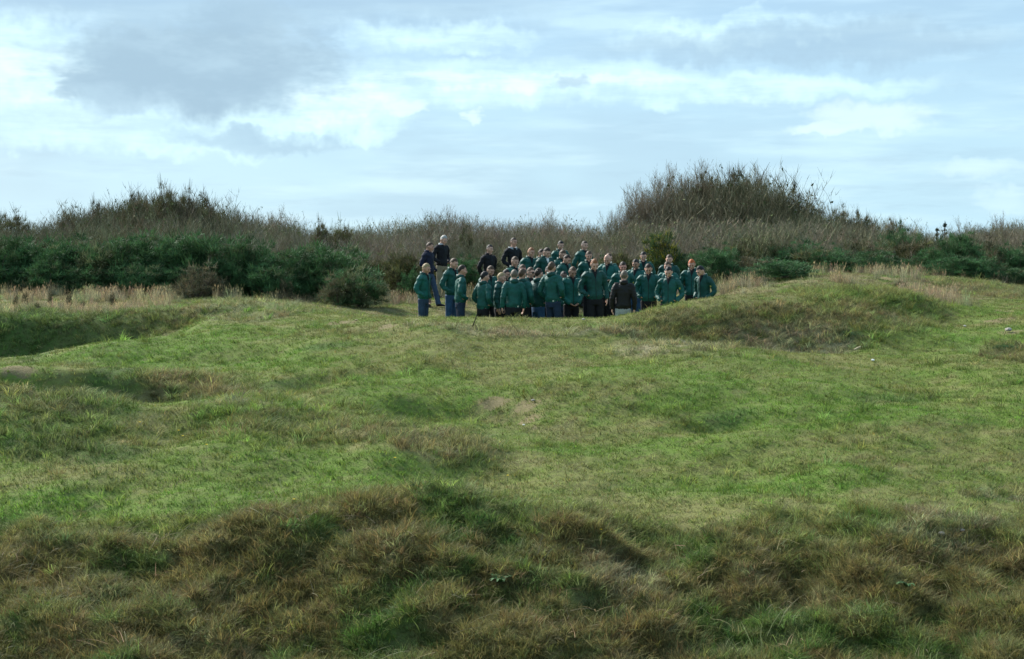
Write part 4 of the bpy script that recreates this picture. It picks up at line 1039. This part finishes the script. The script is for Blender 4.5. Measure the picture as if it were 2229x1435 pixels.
ivy(1530, 405, 150, 57.0, 520, 'ivy', 'dark ivy mass below the tallest leafless tree')
ivy(1620, 383, 140, 57.0, 520, 'ivy', 'tallest dark ivy mass at the right of the skyline clump')
ivy(1575, 395, 120, 56.6, 520, 'ivy', 'dark ivy mass in the middle of the skyline clump')
ivy(1455, 440, 130, 57.2, 520, 'ivy', 'lower dark ivy mass at the left of the skyline clump')
ivy(1712, 410, 90, 56.8, 520, 'ivy', 'dark rounded ivy bush right of the tallest ivy mass')
ivy(1760, 445, 90, 56.8, 520, 'ivy', 'low ivy bush tailing off the skyline clump to the right')
ivy(1825, 458, 70, 56.0, 520, 'ivy', 'small dark bush on the skyline right of the clump')
ivy(1880, 466, 70, 56.0, 520, 'ivy', 'second small dark bush on the skyline right of the clump')
ivy(1950, 478, 60, 56.0, 520, 'brown', 'small brown bush on the skyline above the tall green bush')
ivy(360, 418, 130, 53.0, 520, 'ivy', 'highest dark bush of the left skyline mound')
ivy(300, 428, 120, 53.4, 520, 'ivy', 'dark bush left of the highest one on the left skyline mound')
ivy(455, 436, 100, 53.0, 520, 'ivy', 'dark bush right of the highest one on the left skyline mound')
ivy(405, 428, 110, 53.5, 520, 'ivy', 'dark bush between the highest and the right one, left skyline mound')
ivy(225, 448, 110, 53.4, 520, 'ivy', 'dark bush at the left shoulder of the left skyline mound')
ivy(150, 464, 90, 53.4, 520, 'brown', 'brown bush tailing off the left skyline mound')
ivy(20, 468, 110, 53.4, 520, 'ivy', 'dark bush on the skyline at the left edge')

# ---- little conifers
M_CON = leaf_col('conifer_needle', (.055, .075, .050))
def conifer(px, top, d, h, wd, label):
    a = at(px, top, d); b = Blades()
    for k in range(7):
        for j in range(9):
            f_ = RNG.uniform(0, 1); z = h*(.40+.55*f_); R = wd*(1.15-f_)*RNG.uniform(.5, 1.3)
            q = RNG.uniform(0, 6.28); dr = np.array([math.cos(q), math.sin(q), .25]); p = np.array([0, 0, z]); e = p+dr*R*RNG.uniform(.6, 1.1)
            for _ in range(3):
                s = p+(e-p)*RNG.uniform(.2, 1); v = rd()*.07; b.blade([s-v, s, s+v], .03, rd(), RNG.uniform(.7, 1.3), False)
    b.blade([(0, 0, h*.9), (0, 0, h*1.0)], .05, (1, 0, 0), 1.0)
    gz = float(height(a[0], a[1])[0]); r = empty('conifer', (a[0], a[1], gz)); tag(r, label, 'tree', 'small conifers on the right skyline')
    sc = (a[2]-gz)/h; c = link('crown', b.mesh('crown', M_CON), r); t = Blades(); t.tube((0, 0, -.1), (0, 0, h*.96), .05, .012, 1.0, 6); k = link('trunk', t.mesh('trunk', M_WOOD), r)
    c.scale = k.scale = (1, 1, sc)
conifer(2057, 480, 57, 2.3, .26, 'small pointed conifer sticking up on the right skyline')
conifer(2040, 494, 57.3, 2.0, .15, 'smaller conifer just left of the pointed one on the skyline')

# ------------------------------------------------------------------ small things
def stone(px, py, w_px, label, col, flatn=.55):
    c = hit(px, py); r = w_px*c[1]/F0/2; bm = bmesh.new(); bmesh.ops.create_icosphere(bm, subdivisions=2, radius=1)
    for v in bm.verts: v.co *= 1+RNG.normal(0, .09); v.co.x *= r; v.co.y *= r*.8; v.co.z *= r*flatn
    me = bpy.data.meshes.new('stone'); bm.to_mesh(me); bm.free(); o = link('stone', me, None, mat('stone_%.2f' % col[0], col, .9, .2, 30, .4, 60))
    o.location = (c[0], c[1], float(height(c[0], c[1])[0])+r*flatn*.7+.03); tag(o, label, 'stone')
stone(1900, 790, 8, 'small white stone lying on the turf below the right mound', (.75, .75, .70))
stone(1140, 931, 7, 'small white stone below the bare brown patch', (.62, .58, .48))
stone(1160, 878, 9, 'grey stone in the bare brown patch mid lawn', (.36, .33, .28))
stone(1270, 700, 8, 'pale stone on the grass crest before the group', (.45, .42, .32))
stone(2100, 715, 7, 'small pale stone on the slope path at right', (.50, .47, .42))
stone(2050, 1172, 16, 'grey stone at the top of the near bank, left of two', (.26, .24, .20))
stone(2095, 1168, 12, 'grey stone at the top of the near bank, right of two', (.30, .28, .24))
stone(2195, 724, 16, 'ochre stone in the bare earth at the right edge', (.36, .27, .16))
stone(775, 702, 7, 'ochre stone in the worn earth left of the crest', (.44, .34, .2))
def stick(px0, py0, px1, py1, d, r, label, col):
    a = at(px0, py0, d); b_ = at(px1, py1, d-.05); p = Part(); m = (a+b_)/2+np.array([.01, 0, .012])
    p.loft([a, m, b_], [r, r*.8, r*.5], (0, 1, 0), 6, 3); o = link('stick', p.mesh('stick'), None, mat('stick_%.2f' % col[0], col, .9, .2, 30)); tag(o, label, 'stick')
d0 = hit(1028, 712)[1]
stick(1028, 712, 1038, 685, d0, .014, 'thin dark stick leaning in the grass crest before the group', (.05, .038, .028))
h1 = hit(1862, 764)[1]; stick(1860, 762, 1874, 755, h1-.1, .022, 'short pale stick lying at the foot of the right mound', (.42, .36, .24))
def flower(px, py):
    c = hit(px, py); b = Blades()
    for k in range(7):
        a = k*.9; b.blade([(0, 0, 0), (math.cos(a)*.016, math.sin(a)*.016, .006)], .014, (-math.sin(a), math.cos(a), 0), 1.0, False)
    z = float(height(c[0], c[1])[0]); r = empty('yellow_flower', (c[0], c[1], z)); tag(r, 'tiny yellow flower in the rough turf', 'flower', 'yellow flowers in the turf')
    o = link('petals', b.mesh('petals', M_YEL), r); o.location.z = .10; t = Blades(); t.tube((0, 0, -.01), (0, 0, .10), .002, .002, 1.0, 4); link('stem', t.mesh('stem', M_BRIGHT), r)
M_YEL = leaf_col('yellow_petal', (.75, .55, .02))
for px, py in ((305,935),(389,954),(450,985),(1308,1180),(640,1110),(1105,1052),(398,965),(860,1016)): flower(px, py)
def dock(px, py, n, L, label):
    c = hit(px, py); b = Blades()
    for k in range(n):
        a = RNG.uniform(0, 6.28); l = L*RNG.uniform(.6, 1); dx = np.array([math.cos(a), math.sin(a), 0])
        b.blade([dx*.02, dx*l*.35+np.array([0, 0, l*.3]), dx*l*.75+np.array([0, 0, l*.36]), dx*l+np.array([0, 0, l*.22])], l*.36, (-dx[1], dx[0], .1), RNG.uniform(.8, 1.2))
    o = link('broad_leaf_plant', b.mesh('broad_leaf_plant', M_DOCK)); o.location = (c[0], c[1], float(height(c[0], c[1])[0])+.06); tag(o, label, 'plant')
M_DOCK = leaf_col('dock_leaf', (.055, .120, .040))
dock(1090, 1280, 13, .17, 'broad-leaved green plant in the middle of the near bank')
dock(1975, 1290, 12, .13, 'bright green leafy plant in the right part of the bank')
